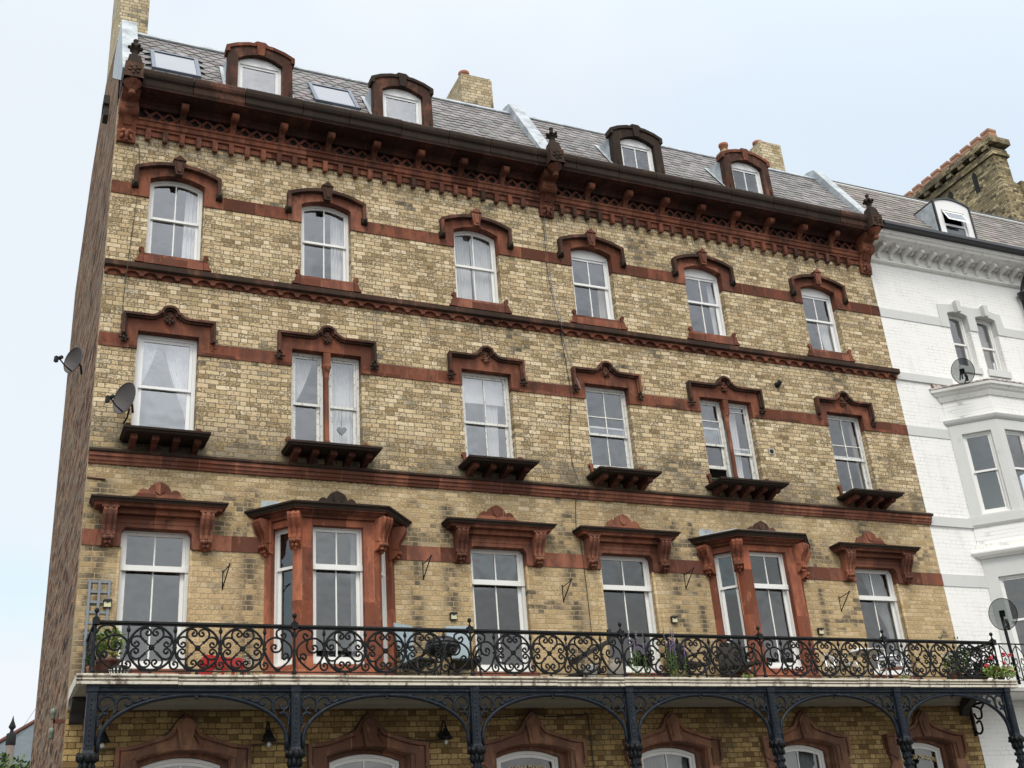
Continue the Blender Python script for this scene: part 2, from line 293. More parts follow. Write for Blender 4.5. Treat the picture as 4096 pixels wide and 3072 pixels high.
# ------------------------------------------------------------------ mesh helper
def inpoly(p, poly):
    x, y = p; c = False; j = len(poly)-1
    for i in range(len(poly)):
        xi, yi = poly[i][:2]; xj, yj = poly[j][:2]
        if (yi > y) != (yj > y) and x < (xj-xi)*(y-yi)/(yj-yi)+xi: c = not c
        j = i
    return c
AX = {'xz': lambda a, b, d: (a, d, b), 'yz': lambda a, b, d: (d, a, b), 'xy': lambda a, b, d: (a, b, d)}
class MB:
    def __init__(s): s.v = []; s.f = []; s.sm = []
    def add(s, vs, fs, sm=False):
        o = len(s.v); s.v += [tuple(v) for v in vs]; s.f += [tuple(i+o for i in f) for f in fs]; s.sm += [sm]*len(fs); return s
    def box(s, x0, x1, y0, y1, z0, z1):
        vs = [(x, y, z) for z in (z0, z1) for y in (y0, y1) for x in (x0, x1)]
        return s.add(vs, [(0, 2, 3, 1), (4, 5, 7, 6), (0, 1, 5, 4), (2, 6, 7, 3), (0, 4, 6, 2), (1, 3, 7, 5)])
    def prism(s, poly, d0, d1, ax='xz', holes=(), sm=False):
        A = AX[ax]; n = len(poly)
        if not holes:
            vs = [A(a, b, d0) for a, b in poly]+[A(a, b, d1) for a, b in poly]
            s.add(vs, [tuple(range(n)), tuple(range(2*n-1, n-1, -1))])
            s.add(vs, [(i, (i+1) % n, n+(i+1) % n, n+i) for i in range(n)], sm); return s
        loops = [list(poly)]+[list(h) for h in holes]; vs = []; es = []
        for L in loops:
            o = len(vs); vs += [Vector(p) for p in L]; es += [(o+i, o+(i+1) % len(L)) for i in range(len(L))]
        V, E_, F, *_ = delaunay_2d_cdt(vs, es, [], 0, 1e-6)
        keep = []
        for f in F:
            c = (sum(V[i][0] for i in f)/len(f), sum(V[i][1] for i in f)/len(f))
            if inpoly(c, poly) and not any(inpoly(c, h) for h in holes): keep.append(tuple(f))
        for d in (d0, d1): s.add([A(p[0], p[1], d) for p in V], keep)
        for L in loops:
            m = len(L); s.add([A(a, b, d0) for a, b in L]+[A(a, b, d1) for a, b in L], [(i, (i+1) % m, m+(i+1) % m, m+i) for i in range(m)])
        return s
    def sheet(s, poly, d, ax='xz'):
        A = AX[ax]; return s.add([A(a, b, d) for a, b in poly], [tuple(range(len(poly)))])
    def tube(s, pts, r, n=6, closed=False, caps=True, ry=None):
        P = [Vector(p) for p in pts]; N = len(P)
        rr = r if isinstance(r, (list, tuple)) else [r]*N
        up = None; rings = []
        for i in range(N):
            a = P[(i-1) % N] if (closed or i > 0) else P[i]; c = P[(i+1) % N] if (closed or i < N-1) else P[i]
            t = (c-a); t = t.normalized() if t.length > 1e-9 else Vector((0, 0, 1))
            if up is None:
                up = Vector((0, 1, 0)) if abs(t.y) < .9 else Vector((1, 0, 0))
            x = up.cross(t)
            if x.length < 1e-6: x = Vector((1, 0, 0)).cross(t)
            x.normalize(); up = t.cross(x).normalized()
            rings.append([P[i]+(x*math.cos(2*PI*k/n)*rr[i]+up*math.sin(2*PI*k/n)*(rr[i] if ry is None else ry)) for k in range(n)])
        vs = [v for g in rings for v in g]; fs = []
        for i in range(N if closed else N-1):
            j = (i+1) % N
            fs += [(i*n+k, i*n+(k+1) % n, j*n+(k+1) % n, j*n+k) for k in range(n)]
        s.add(vs, fs, True)
        if caps and not closed: s.add(rings[0], [tuple(range(n))]); s.add(rings[-1], [tuple(range(n))])
        return s
    def lathe(s, prof, c=(0, 0, 0), n=14, sm=True):
        vs = []; fs = []
        for r, z in prof: vs += [(c[0]+r*math.cos(2*PI*k/n), c[1]+r*math.sin(2*PI*k/n), c[2]+z) for k in range(n)]
        for i in range(len(prof)-1): fs += [(i*n+k, i*n+(k+1) % n, (i+1)*n+(k+1) % n, (i+1)*n+k) for k in range(n)]
        s.add(vs, fs, sm); s.add(vs[:n], [tuple(range(n))]); s.add(vs[-n:], [tuple(range(n))]); return s
    def blob(s, c, r, n=8, m=6, tw=0., noise=0.):
        rx, ry, rz = (r, r, r) if not isinstance(r, (tuple, list)) else r
        vs = [(c[0], c[1], c[2]-rz)]
        for i in range(1, m):
            a = PI*i/m-PI/2
            for k in range(n):
                b = 2*PI*k/n; q = 1+random.uniform(-noise, noise)
                x, y, z = rx*math.cos(a)*math.cos(b)*q, ry*math.cos(a)*math.sin(b)*q, rz*math.sin(a)*q
                if tw: x, z = x*math.cos(tw)-z*math.sin(tw), x*math.sin(tw)+z*math.cos(tw)
                vs.append((c[0]+x, c[1]+y, c[2]+z))
        vs.append((c[0], c[1], c[2]+rz)); t = len(vs)-1
        if tw:
            vs[0] = (c[0]+rz*math.sin(tw), c[1], c[2]-rz*math.cos(tw)); vs[t] = (c[0]-rz*math.sin(tw), c[1], c[2]+rz*math.cos(tw))
        fs = [(0, 1+(k+1) % n, 1+k) for k in range(n)]+[(t, t-n+k, t-n+(k+1) % n) for k in range(n)]
        for i in range(m-2): fs += [(1+i*n+k, 1+i*n+(k+1) % n, 1+(i+1)*n+(k+1) % n, 1+(i+1)*n+k) for k in range(n)]
        return s.add(vs, fs, True)
    def sweep(s, prof, path, sm=False):
        n = len(path); dirs = []
        for i in range(n-1):
            dx, dy = path[i+1][0]-path[i][0], path[i+1][1]-path[i][1]; l = math.hypot(dx, dy); dirs.append((dy/l, -dx/l))
        rings = []
        for i in range(n):
            a = dirs[max(i-1, 0)]; c = dirs[min(i, n-2)]; mx, my = a[0]+c[0], a[1]+c[1]; l2 = mx*mx+my*my; k = 2/l2
            if i in (0, n-1):   # end on the wall plane: slide along the segment so that y stays
                d = dirs[0] if i == 0 else dirs[-1]; tx, ty = -d[1], d[0]
                if abs(ty) > 1e-6:
                    q = d[1]/ty; rings.append([(path[i][0]+(d[0]-tx*q)*o, path[i][1], z) for o, z in prof]); continue
            rings.append([(path[i][0]+mx*k*o, path[i][1]+my*k*o, z) for o, z in prof])
        m = len(prof); vs = [v for g in rings for v in g]; fs = []
        for i in range(n-1): fs += [(i*m+k, i*m+(k+1) % m, (i+1)*m+(k+1) % m, (i+1)*m+k) for k in range(m)]
        s.add(vs, fs, sm); s.add(rings[0], [tuple(range(m))]); s.add(rings[-1], [tuple(range(m))]); return s
    def leaf(s, c, d, w, l):
        d = Vector(d).normalized(); q = d.cross(Vector((random.uniform(-1, 1), random.uniform(-1, 1), random.uniform(-1, 1)))).normalized()*w
        c = Vector(c); return s.add([c, c+d*l*.5+q, c+d*l, c+d*l*.5-q], [(0, 1, 2, 3)])
    def mesh(s, name, mats, recalc=True):
        me = bpy.data.meshes.new(name); me.from_pydata(s.v, [], s.f); me.update()
        me.polygons.foreach_set('use_smooth', s.sm)
        if recalc:
            b = bmesh.new(); b.from_mesh(me); bmesh.ops.remove_doubles(b, verts=b.verts, dist=1e-5)
            bmesh.ops.recalc_face_normals(b, faces=b.faces); b.to_mesh(me); b.free()
        me.materials.append(mats if isinstance(mats, bpy.types.Material) else M[mats]); return me
WL = {}
def empty(name, loc=(0, 0, 0), label=None, cat=None, group=None, kind=None):
    o = bpy.data.objects.new(name, None); COL.objects.link(o); o.location = loc; WL[o] = Vector(loc); o.empty_display_size = .1
    return tag(o, label, cat, group, kind)
def tag(o, label=None, cat=None, group=None, kind=None):
    for k, v in (('label', label), ('category', cat), ('group', group), ('kind', kind)):
        if v: o[k] = v
    return o
def put(name, mb, m=None, parent=None, at=(0, 0, 0), label=None):
    """link a mesh whose vertices are relative to `at` (world); parents are never rotated while building"""
    me = mb if isinstance(mb, bpy.types.Mesh) else mb.mesh(name, m)
    o = bpy.data.objects.new(name, me); COL.objects.link(o); at = Vector(at); WL[o] = at
    if parent: o.parent = parent; o.location = at-WL[parent]
    else: o.location = at
    if label: o['label'] = label
    return o
def clone(o, at, parent=None, rotz=None):
    c = o.copy(); COL.objects.link(c); p = parent or o.parent; c.parent = p; WL[c] = Vector(at)
    c.location = Vector(at)-(WL[p] if p else Vector())
    for ch in o.children:
        d = ch.copy(); COL.objects.link(d); d.parent = c; WL[d] = Vector(at)+Vector(ch.location)
        for g in ch.children:
            e = g.copy(); COL.objects.link(e); e.parent = d
    return c
def catmull(P, k=5):
    P = [Vector(p) for p in P]; out = []
    for i in range(len(P)-1):
        a = P[max(i-1, 0)]; b = P[i]; c = P[i+1]; d = P[min(i+2, len(P)-1)]
        for j in range(k):
            t = j/k; out.append(.5*((2*b)+(c-a)*t+(2*a-5*b+4*c-d)*t*t+(3*b-a-3*c+d)*t**3))
    out.append(P[-1]); return out
def offset(line, w):
    """offset an open 2-D polyline to its right by w"""
    out = []; n = len(line); ds = []
    for i in range(n-1):
        dx, dz = line[i+1][0]-line[i][0], line[i+1][1]-line[i][1]; l = math.hypot(dx, dz) or 1e-9; ds.append((dz/l, -dx/l))
    for i in range(n):
        a = ds[max(i-1, 0)]; c = ds[min(i, n-2)]; mx, mz = a[0]+c[0], a[1]+c[1]; k = 2/max(mx*mx+mz*mz, .6)
        out.append((line[i][0]+mx*k*w, line[i][1]+mz*k*w))
    return out
def bandpoly(line, w0, w1): return offset(line, w0)+offset(line, w1)[::-1]
def arc_top(cx, hw, zs, rise, x0, x1, drop=0., n=10):
    return [(x0+(x1-x0)*i/n, zs+rise*(1-((x0+(x1-x0)*i/n-cx)/hw)**2)-drop) for i in range(n+1)]
def rect(x0, x1, z0, z1): return [(x0, z0), (x1, z0), (x1, z1), (x0, z1)]

# ================================================================== layout numbers (metres, facade plane y = 0)
XR = 16.36; XM = 8.18
F4 = [1.075, 3.70, 6.622, 9.105, 11.73, 14.688]
F3 = [(1.066, .485), (3.69, .61), (6.641, .49), (9.105, .475), (11.775, .615), (14.72, .47)]
F2 = [(1.055, .515), (6.625, .52), (9.09, .535), (14.665, .525)]
BAY = [3.73, 11.83]
GFX = [1.59, 4.28, 6.975, 9.565, 12.27, 14.99]
POSTS = [.2, 2.885, 5.58, 8.19, 10.87, 13.54, 16.14]

B = empty('yellow_brick_terrace', (XM, 3, GZ), 'tall buff brick and red sandstone terrace with slate mansard roof and iron balcony', 'building')

# ---- front wall with its openings
holes = []
for cx in F4: holes.append([(cx-.46, 5.0), (cx+.46, 5.0)]+arc_top(cx, .46, 6.54, .125, cx+.46, cx-.46))
for cx, hw in F3: holes.append(rect(cx-hw, cx+hw, 1.72, 3.605))
for cx, hw in F2: holes.append(rect(cx-hw, cx+hw, -1.95, .30))
for cx in BAY: holes.append(rect(cx-.98, cx+.98, -2.05, .38))
wall = MB(); outer = rect(0, XR, -2.3, 8.1)
wall.prism(outer, 0, .26, holes=holes)
put('brick_wall', wall, 'brick', B)
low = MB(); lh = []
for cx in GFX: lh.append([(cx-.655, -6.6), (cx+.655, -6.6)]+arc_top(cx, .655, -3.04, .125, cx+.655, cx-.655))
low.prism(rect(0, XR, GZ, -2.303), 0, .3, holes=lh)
put('ground_floor_wall', low, 'brick_low', B)
# thin brick corner return at the gable
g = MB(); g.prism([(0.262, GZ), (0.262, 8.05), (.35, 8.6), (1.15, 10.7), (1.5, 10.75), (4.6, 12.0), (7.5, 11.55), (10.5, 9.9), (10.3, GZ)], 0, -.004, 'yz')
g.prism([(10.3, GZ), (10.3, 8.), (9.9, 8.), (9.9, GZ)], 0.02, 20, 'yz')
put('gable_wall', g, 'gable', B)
# interior rooms (ceilings, back walls and cross walls)
it = MB()
for z in (-2.29, 1.30, 4.62, 8.0): it.box(.27, XR-.01, .27, 4.4, z, z+.2)
it.box(.27, XR-.01, 4.4, 4.5, GZ, 8.2)
for x in (2.55, 5.1, 8.1, 10.45, 13.25): it.box(x, x+.12, .28, 4.4, GZ, 8.0)
put('room_interior', it, 'interior', B)

# ---- stone bands, broken at the openings
def band(z0, z1, gaps, m='stone'):
    x = 0.
    for a, b in sorted(gaps)+[(XR, XR)]:
        if a > x: put('stone_band', MB().box(x, a, -.014, .05, z0, z1), m, B)
        x = b
band(6.15, 6.39, [(c-.46-.24, c+.46+.24) for c in F4])
band(3.275, 3.51, [(c-h-.2, c+h+.2) for c, h in F3])
band(.004, .25, [(c-h-.11, c+h+.11) for c, h in F2]+[(c-1.04, c+1.04) for c in BAY], 'stone_clean')
# ---- string courses
sc = MB()
sc.prism([(.05, 4.86), (-.02, 4.84), (-.13, 4.79), (-.13, 4.70), (-.10, 4.68), (.05, 4.68)], -.01, XR+.06, 'yz')
put('string_course', sc, 'stone_sill', B)
sc = MB(); n = 57; pitch = XR/n; pl = [(0, 4.68)]
sc.box(0, XR, -.02, .03, 4.57, 4.679)
for i in range(n):
    x0 = i*pitch
    pts = [(x0, 4.678), (x0, 4.575), (x0+.03, 4.575)]+[(x0+pitch/2-math.cos(PI*k/8)*(pitch/2-.03), 4.578+math.sin(PI*k/8)*.075) for k in range(9)]+[(x0+pitch-.03, 4.575), (x0+pitch, 4.575), (x0+pitch, 4.678)]
    sc.prism(pts, -.075, -.021)
put('arcaded_string_course', sc, 'stone', B)
sc = MB()
sc.prism([(.05, 1.545), (-.04, 1.53), (-.13, 1.485), (-.13, 1.455), (-.115, 1.44), (.05, 1.44)], -.005, XR+.05, 'yz')
put('string_course', sc, 'stone_sill', B)
sc = MB(); sc.prism([(.05, 1.439), (-.10, 1.439), (-.10, 1.385), (-.075, 1.37), (-.07, 1.325), (-.05, 1.31), (-.04, 1.275), (.05, 1.275)], 0, XR+.02, 'yz')
put('string_course', sc, 'stone_clean', B)

# ---- eaves cornice
co = MB()
co.prism([(.05, 7.695), (-.13, 7.695), (-.13, 7.66), (-.105, 7.64), (-.10, 7.57), (-.07, 7.55), (-.07, 7.51), (-.035, 7.50), (-.035, 7.40), (.05, 7.40)], .02, XR-.02, 'yz')
cor = put('cornice', co, 'stone', B)
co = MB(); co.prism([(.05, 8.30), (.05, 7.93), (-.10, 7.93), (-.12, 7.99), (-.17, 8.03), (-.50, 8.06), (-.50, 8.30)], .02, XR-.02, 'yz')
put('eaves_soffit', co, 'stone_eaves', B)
# gutter built as successive stone lengths
gu = [0.25]; 
while gu[-1] < XR-.9: gu.append(gu[-1]+random.uniform(.85, 1.15))
gu.append(XR-.02)
for i in range(len(gu)-1):
    a, b_ = gu[i], gu[i+1]; dy = random.uniform(-.012, .012); mb = MB()
    mb.prism([(-.40, 8.39), (-.585+dy, 8.40), (-.60+dy, 8.36), (-.60+dy, 8.30), (-.58+dy, 8.25), (-.545+dy, 8.22), (-.54+dy, 8.19), (-.53+dy, 8.12), (-.50, 8.075), (-.40, 8.06)], a, b_-.012, 'yz')
    put('gutter_stone', mb, 'stone_dark' if random.random() < .86 else 'stone_mid', B)
d = MB(); d.prism([(-.034, 7.50), (-.115, 7.50), (-.115, 7.33), (-.10, 7.285), (-.034, 7.285)], -.042, .042, 'yz')
dm = d.mesh('dentil', M['stone']); dm2 = d.mesh('dentil', M['stone_mid'])
for x0 in [.522+.2858*i for i in range(27) if .522+.2858*i < 7.95]+[8.522+.2868*i for i in range(27) if 8.5+.287*i < 15.95]:
    put('dentil', dm2 if random.random() < .3 else dm, None, cor, (x0, 0, 0))
# lattice frieze
put('frieze_shade_backing', MB().box(.3, XR-.3, -.006, .02, 7.70, 7.925), 'dark', B)  # flat black backing painted as the shade inside the lattice holes
pit = .883/4
for br in (1.09, 9.14):
    x = br-4*pit; lf = MB()
    end = 8.02 if br < 5 else 16.08
    start = .32 if br < 5 else 8.36
    while x < end:
        if x > start-.1:
            for s_ in (1, -1):
                a = Vector((x, 7.7)); b2 = Vector((x+pit, 7.925))
                if s_ < 0: a, b2 = Vector((x, 7.925)), Vector((x+pit, 7.7))
                dv = (b2-a).normalized(); nv = Vector((-dv.y, dv.x))*.024
                xs = max(start, a.x); 
                lf.prism([tuple(a-nv), tuple(b2-nv), tuple(b2+nv), tuple(a+nv)], -.05-(.008 if s_ > 0 else 0), -.01)
        x += pit
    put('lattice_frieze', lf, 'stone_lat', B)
# cornice brackets
d = MB()
pr = [(0, 7.70), (-.05, 7.70), (-.075, 7.74), (-.10, 7.80), (-.16, 7.86), (-.22, 7.885), (-.25, 7.88), (-.29, 7.885), (-.32, 7.92), (-.325, 7.97), (-.30, 8.02), (-.25, 8.055), (0, 8.05)]
d.prism(pr, -.05, .05, 'yz', sm=False); d.tube([(-.062, -.29, 7.95), (.062, -.29, 7.95)], .075, 12)
bm_ = d.mesh('cornice_bracket', M['stone'])
for i in range(8): put('cornice_bracket', bm_, None, B, (1.09+.879*i, 0, 0))
for i in range(8): put('cornice_bracket', bm_, None, B, (9.14+.883*i, 0, 0))
# big corner consoles with pedestal and finial
def big_console(cx):
    d = MB()
    pr = [(0, 7.18), (-.07, 7.18), (-.09, 7.36), (-.07, 7.42), (-.10, 7.50), (-.16, 7.60), (-.24, 7.68), (-.30, 7.74), (-.31, 7.80), (-.28, 7.85), (-.30, 7.88), (-.40, 7.92), (-.46, 8.0), (-.46, 8.06), (0, 8.06)]
    d.prism(pr, -.15, .15, 'yz')
    d.tube([(-.165, -.20, 7.73), (.165, -.20, 7.73)], .10, 14)
    d.prism([(p[0]-.02, p[1]) for p in pr[4:9]]+[(-.05, 7.80), (-.05, 7.5)], -.07, .07, 'yz')
    c = put('console', d, 'stone', B, (cx, 0, 0))
    d = MB()      # leaf drop at the foot
    for sx in (-1, 1):
        d.blob((sx*.05, -.11, 7.36), (.055, .05, .045), noise=.15); d.blob((sx*.07, -.09, 7.28), (.03, .035, .07), tw=sx*.3, noise=.1)
    d.blob((0, -.12, 7.30), (.035, .05, .09), noise=.12); d.blob((0, -.10, 7.22), (.03, .03, .05))
    put('leaf_drop', d, 'stone_clean', c, (cx, 0, 0))
    d = MB(); d.lathe([(.02, -.24), (.055, -.22), (.06, -.17), (.045, -.14), (.07, -.11), (.12, -.05), (.155, 0), (.155, .02)], (cx, -.58, 8.02), 10, sm=False)
    put('fluted_boss', d, 'stone', c)
    d = MB(); d.box(cx-.15, cx+.15, -.74, -.44, 8.04, 8.36); d.box(cx-.165, cx+.165, -.755, -.425, 8.04, 8.07)
    pd = put('pedestal', d, 'stone_sill', c)
    d = MB()
    d.blob((cx, -.745, 8.21), (.045, .03, .05))
    for k in range(6):
        a = k*PI/3+.3; d.blob((cx+math.cos(a)*.075, -.745, 8.21+math.sin(a)*.075), (.035, .02, .028), tw=a, noise=.15)
    put('rosette', d, 'stone_sill', c)
    d = MB(); y = -.59
    d.add([(cx-.13, y-.13, 8.36), (cx+.13, y-.13, 8.36), (cx+.13, y+.13, 8.36), (cx-.13, y+.13, 8.36), (cx-.095, y-.095, 8.56), (cx+.095, y-.095, 8.56), (cx+.095, y+.095, 8.56), (cx-.095, y+.095, 8.56)], [(0, 1, 5, 4), (1, 2, 6, 5), (2, 3, 7, 6), (3, 0, 4, 7), (4, 5, 6, 7)])
    d.lathe([(.10, 0), (.095, .03), (.06, .07), (.05, .10), (.065, .12), (.05, .14), (.07, .17), (.10, .20), (.10, .235), (.06, .25), (.045, .30), (.03, .34), (.045, .37), (.045, .395), (.02, .42)], (cx, y, 8.55), 10)
    for k in range(6):
        a = k*PI/3; d.blob((cx+math.cos(a)*.10, y+math.sin(a)*.10, 8.78), (.035, .035, .035))
    put('finial', d, 'stone_dark', c)
for cx in (.165, 8.19, 16.195): big_console(cx)

# ---- sash windows
def window(parent, x0, x1, z0, z1, y, arch=None, mid=None, munt=True, hb=None, fw=.05, m='white', gl='glass', lift=0., infill=None, sw=.04, hb_low=None, ns='window'):
    """arch=(cx,hw,zs,rise): curved head; infill: z where the square glazing stops under a curved head panel"""
    def top(a, b, drop):
        if arch and infill is None: return arc_top(arch[0], arch[1], arch[2], arch[3], b, a, drop, 8)
        return [(b, (infill if infill else z1)-drop), (a, (infill if infill else z1)-drop)]
    outer = [(x0, z0), (x1, z0)]+(arc_top(arch[0], arch[1], arch[2], arch[3], x1, x0, 0, 8) if arch else [(x1, z1), (x0, z1)])
    f = MB(); f.prism(outer, y, y+.09, holes=[[(x0+fw, z0+fw*1.3), (x1-fw, z0+fw*1.3)]+top(x0+fw, x1-fw, fw)])
    f.box(x0, x1, y-.03, y+.0, z0-.001, z0+.035)
    w = put(ns, f, m, parent)
    a, b_ = x0+fw+.002, x1-fw-.002; zt = (infill or z1)-fw; G = MB()
    if mid is None: mid = (z0+z1)/2
    xm = (a+b_)/2
    # upper sash
    s_ = MB(); up = [(a, mid-.02), (b_, mid-.02)]+top(a, b_, fw+.002); hs = []
    za, zb_ = mid+.025, None
    cols = [(a+sw, xm-.011), (xm+.011, b_-sw)] if munt else [(a+sw, b_-sw)]
    for c0, c1 in cols:
        if arch and infill is None:
            hs.append([(c0, za), (c1, za)]+arc_top(arch[0], arch[1], arch[2], arch[3], c1, c0, fw+sw, 5))
        elif hb: hs += [rect(c0, c1, za, hb-.01), rect(c0, c1, hb+.01, zt-sw)]
        else: hs.append(rect(c0, c1, za, zt-sw))
    s_.prism(up, y+.022, y+.052, holes=hs); put('upper_sash', s_, m, w)
    G.sheet(up, y+.037)
    # lower sash
    s_ = MB(); lo = rect(a, b_, z0+fw*1.3+.002+lift, mid+.022+lift); s2 = sw+.012
    cols = [(a+s2, xm-.011), (xm+.011, b_-s2)] if munt else [(a+s2, b_-s2)]
    hs = [rect(c0, c1, z0+fw*1.3+s2+.015+lift, mid-.015+lift) for c0, c1 in cols]
    s_.prism(lo, y+.056, y+.086, holes=hs); put('lower_sash', s_, m, w)
    G.sheet(lo, y+.071)
    if gl == 'glass_low' and munt and mid > -1: put('transom', MB().box(x0+.004, x1-.004, y-.02, y+.02, mid-.05, mid+.035), m, w)
    put('glass', G, gl, w); return w

ORD = ['leftmost', 'second', 'third', 'fourth', 'fifth', 'rightmost']
# ---- top storey
stop = MB(); stop.add([(-.055, 0, .07), (.055, 0, .07), (.055, 0, -.07), (-.055, 0, -.07), (-.055, -.09, .06), (.055, -.09, .06), (.055, -.09, -.05), (-.055, -.09, -.05), (0, -.15, 0)], [(0, 1, 5, 4), (1, 2, 6, 5), (2, 3, 7, 6), (3, 0, 4, 7), (4, 5, 8), (5, 6, 8), (6, 7, 8), (7, 4, 8)])
stopm = stop.mesh('label_stop', M['stone_dark'])
key = MB()
key.prism([(-.055, 6.645), (.055, 6.645), (.105, 6.93), (-.105, 6.93)], -.13, -.02); key.add([(-.11, -.15, 6.93), (.11, -.15, 6.93), (.11, 0, 6.93), (-.11, 0, 6.93), (0, -.15, 7.03), (0, 0, 7.0)], [(0, 1, 4), (2, 3, 5), (0, 3, 5, 4), (1, 2, 5, 4), (0, 1, 2, 3)])
key.prism([(-.025, 6.69), (.025, 6.69), (.06, 6.88), (-.06, 6.88)], -.15, -.131)
keym = key.mesh('keystone', M['stone_clean']); keyd = key.mesh('keystone', M['stone_mid'])
vol = MB(); vol.prism([(.0, 4.865), (.0, 5.12), (.03, 5.15), (.06, 5.15), (.085, 5.12), (.075, 5.08), (.05, 5.07), (.05, 5.04), (.075, 5.02), (.085, 4.97), (.10, 4.93), (.13, 4.90), (.14, 4.865)], -.05, .0)
volm = vol.mesh('sill_volute', M['stone'])
vol2 = MB(); vol2.prism([(-a, z) for a, z in [(.0, 4.865), (.0, 5.12), (.03, 5.15), (.06, 5.15), (.085, 5.12), (.075, 5.08), (.05, 5.07), (.05, 5.04), (.075, 5.02), (.085, 4.97), (.10, 4.93), (.13, 4.90), (.14, 4.865)]], -.05, .0)
volm2 = vol2.mesh('sill_volute', M['stone'])
for i, cx in enumerate(F4):
    ol = [(cx-.705, 6.15), (cx-.705, 6.69)]+arc_top(cx, .705, 6.69, .175, cx-.705, cx+.705, 0, 14)[1:-1]+[(cx+.705, 6.69), (cx+.705, 6.15)]
    inner = [(cx+.455, 6.15)]+arc_top(cx, .455, 6.537, .122, cx+.455, cx-.455, 0, 12)+[(cx-.455, 6.15)]
    d = MB(); d.prism(ol+inner, -.025, .17)
    su = put('window_surround', d, 'stone' if i in (0, 2, 3, 5) else 'stone_clean', B)
    line = [(cx-.715, 6.37), (cx-.715, 6.695)]+arc_top(cx, .715, 6.695, .175, cx-.715, cx+.715, 0, 14)[1:-1]+[(cx+.715, 6.695), (cx+.715, 6.37)]
    d = MB(); d.prism(bandpoly(line, -.012, .052), -.115, .0); put('hood_mould', d, 'stone_mid', su)
    put('keystone', keyd if i in (0, 1) else keym, None, su, (cx, 0, 0))
    for s_ in (-1, 1): put('label_stop', stopm, None, su, (cx+s_*.70, 0, 6.35))
    d = MB(); d.box(cx-.48, cx+.48, -.04, .16, 4.862, 5.045)
    si = put('window_sill', d, 'stone_clean', B)
    put('sill_volute', volm, None, si, (cx+.485, 0, 0)); put('sill_volute', volm2, None, si, (cx-.485, 0, 0))
    window(B, cx-.45, cx+.45, 5.045, 6.66, .13, (cx, .46, 6.535, .125), mid=5.86, fw=.045, m='upvc' if i > 2 else 'white', infill=6.50 if i > 2 else None, sw=.035 if i < 3 else .05)

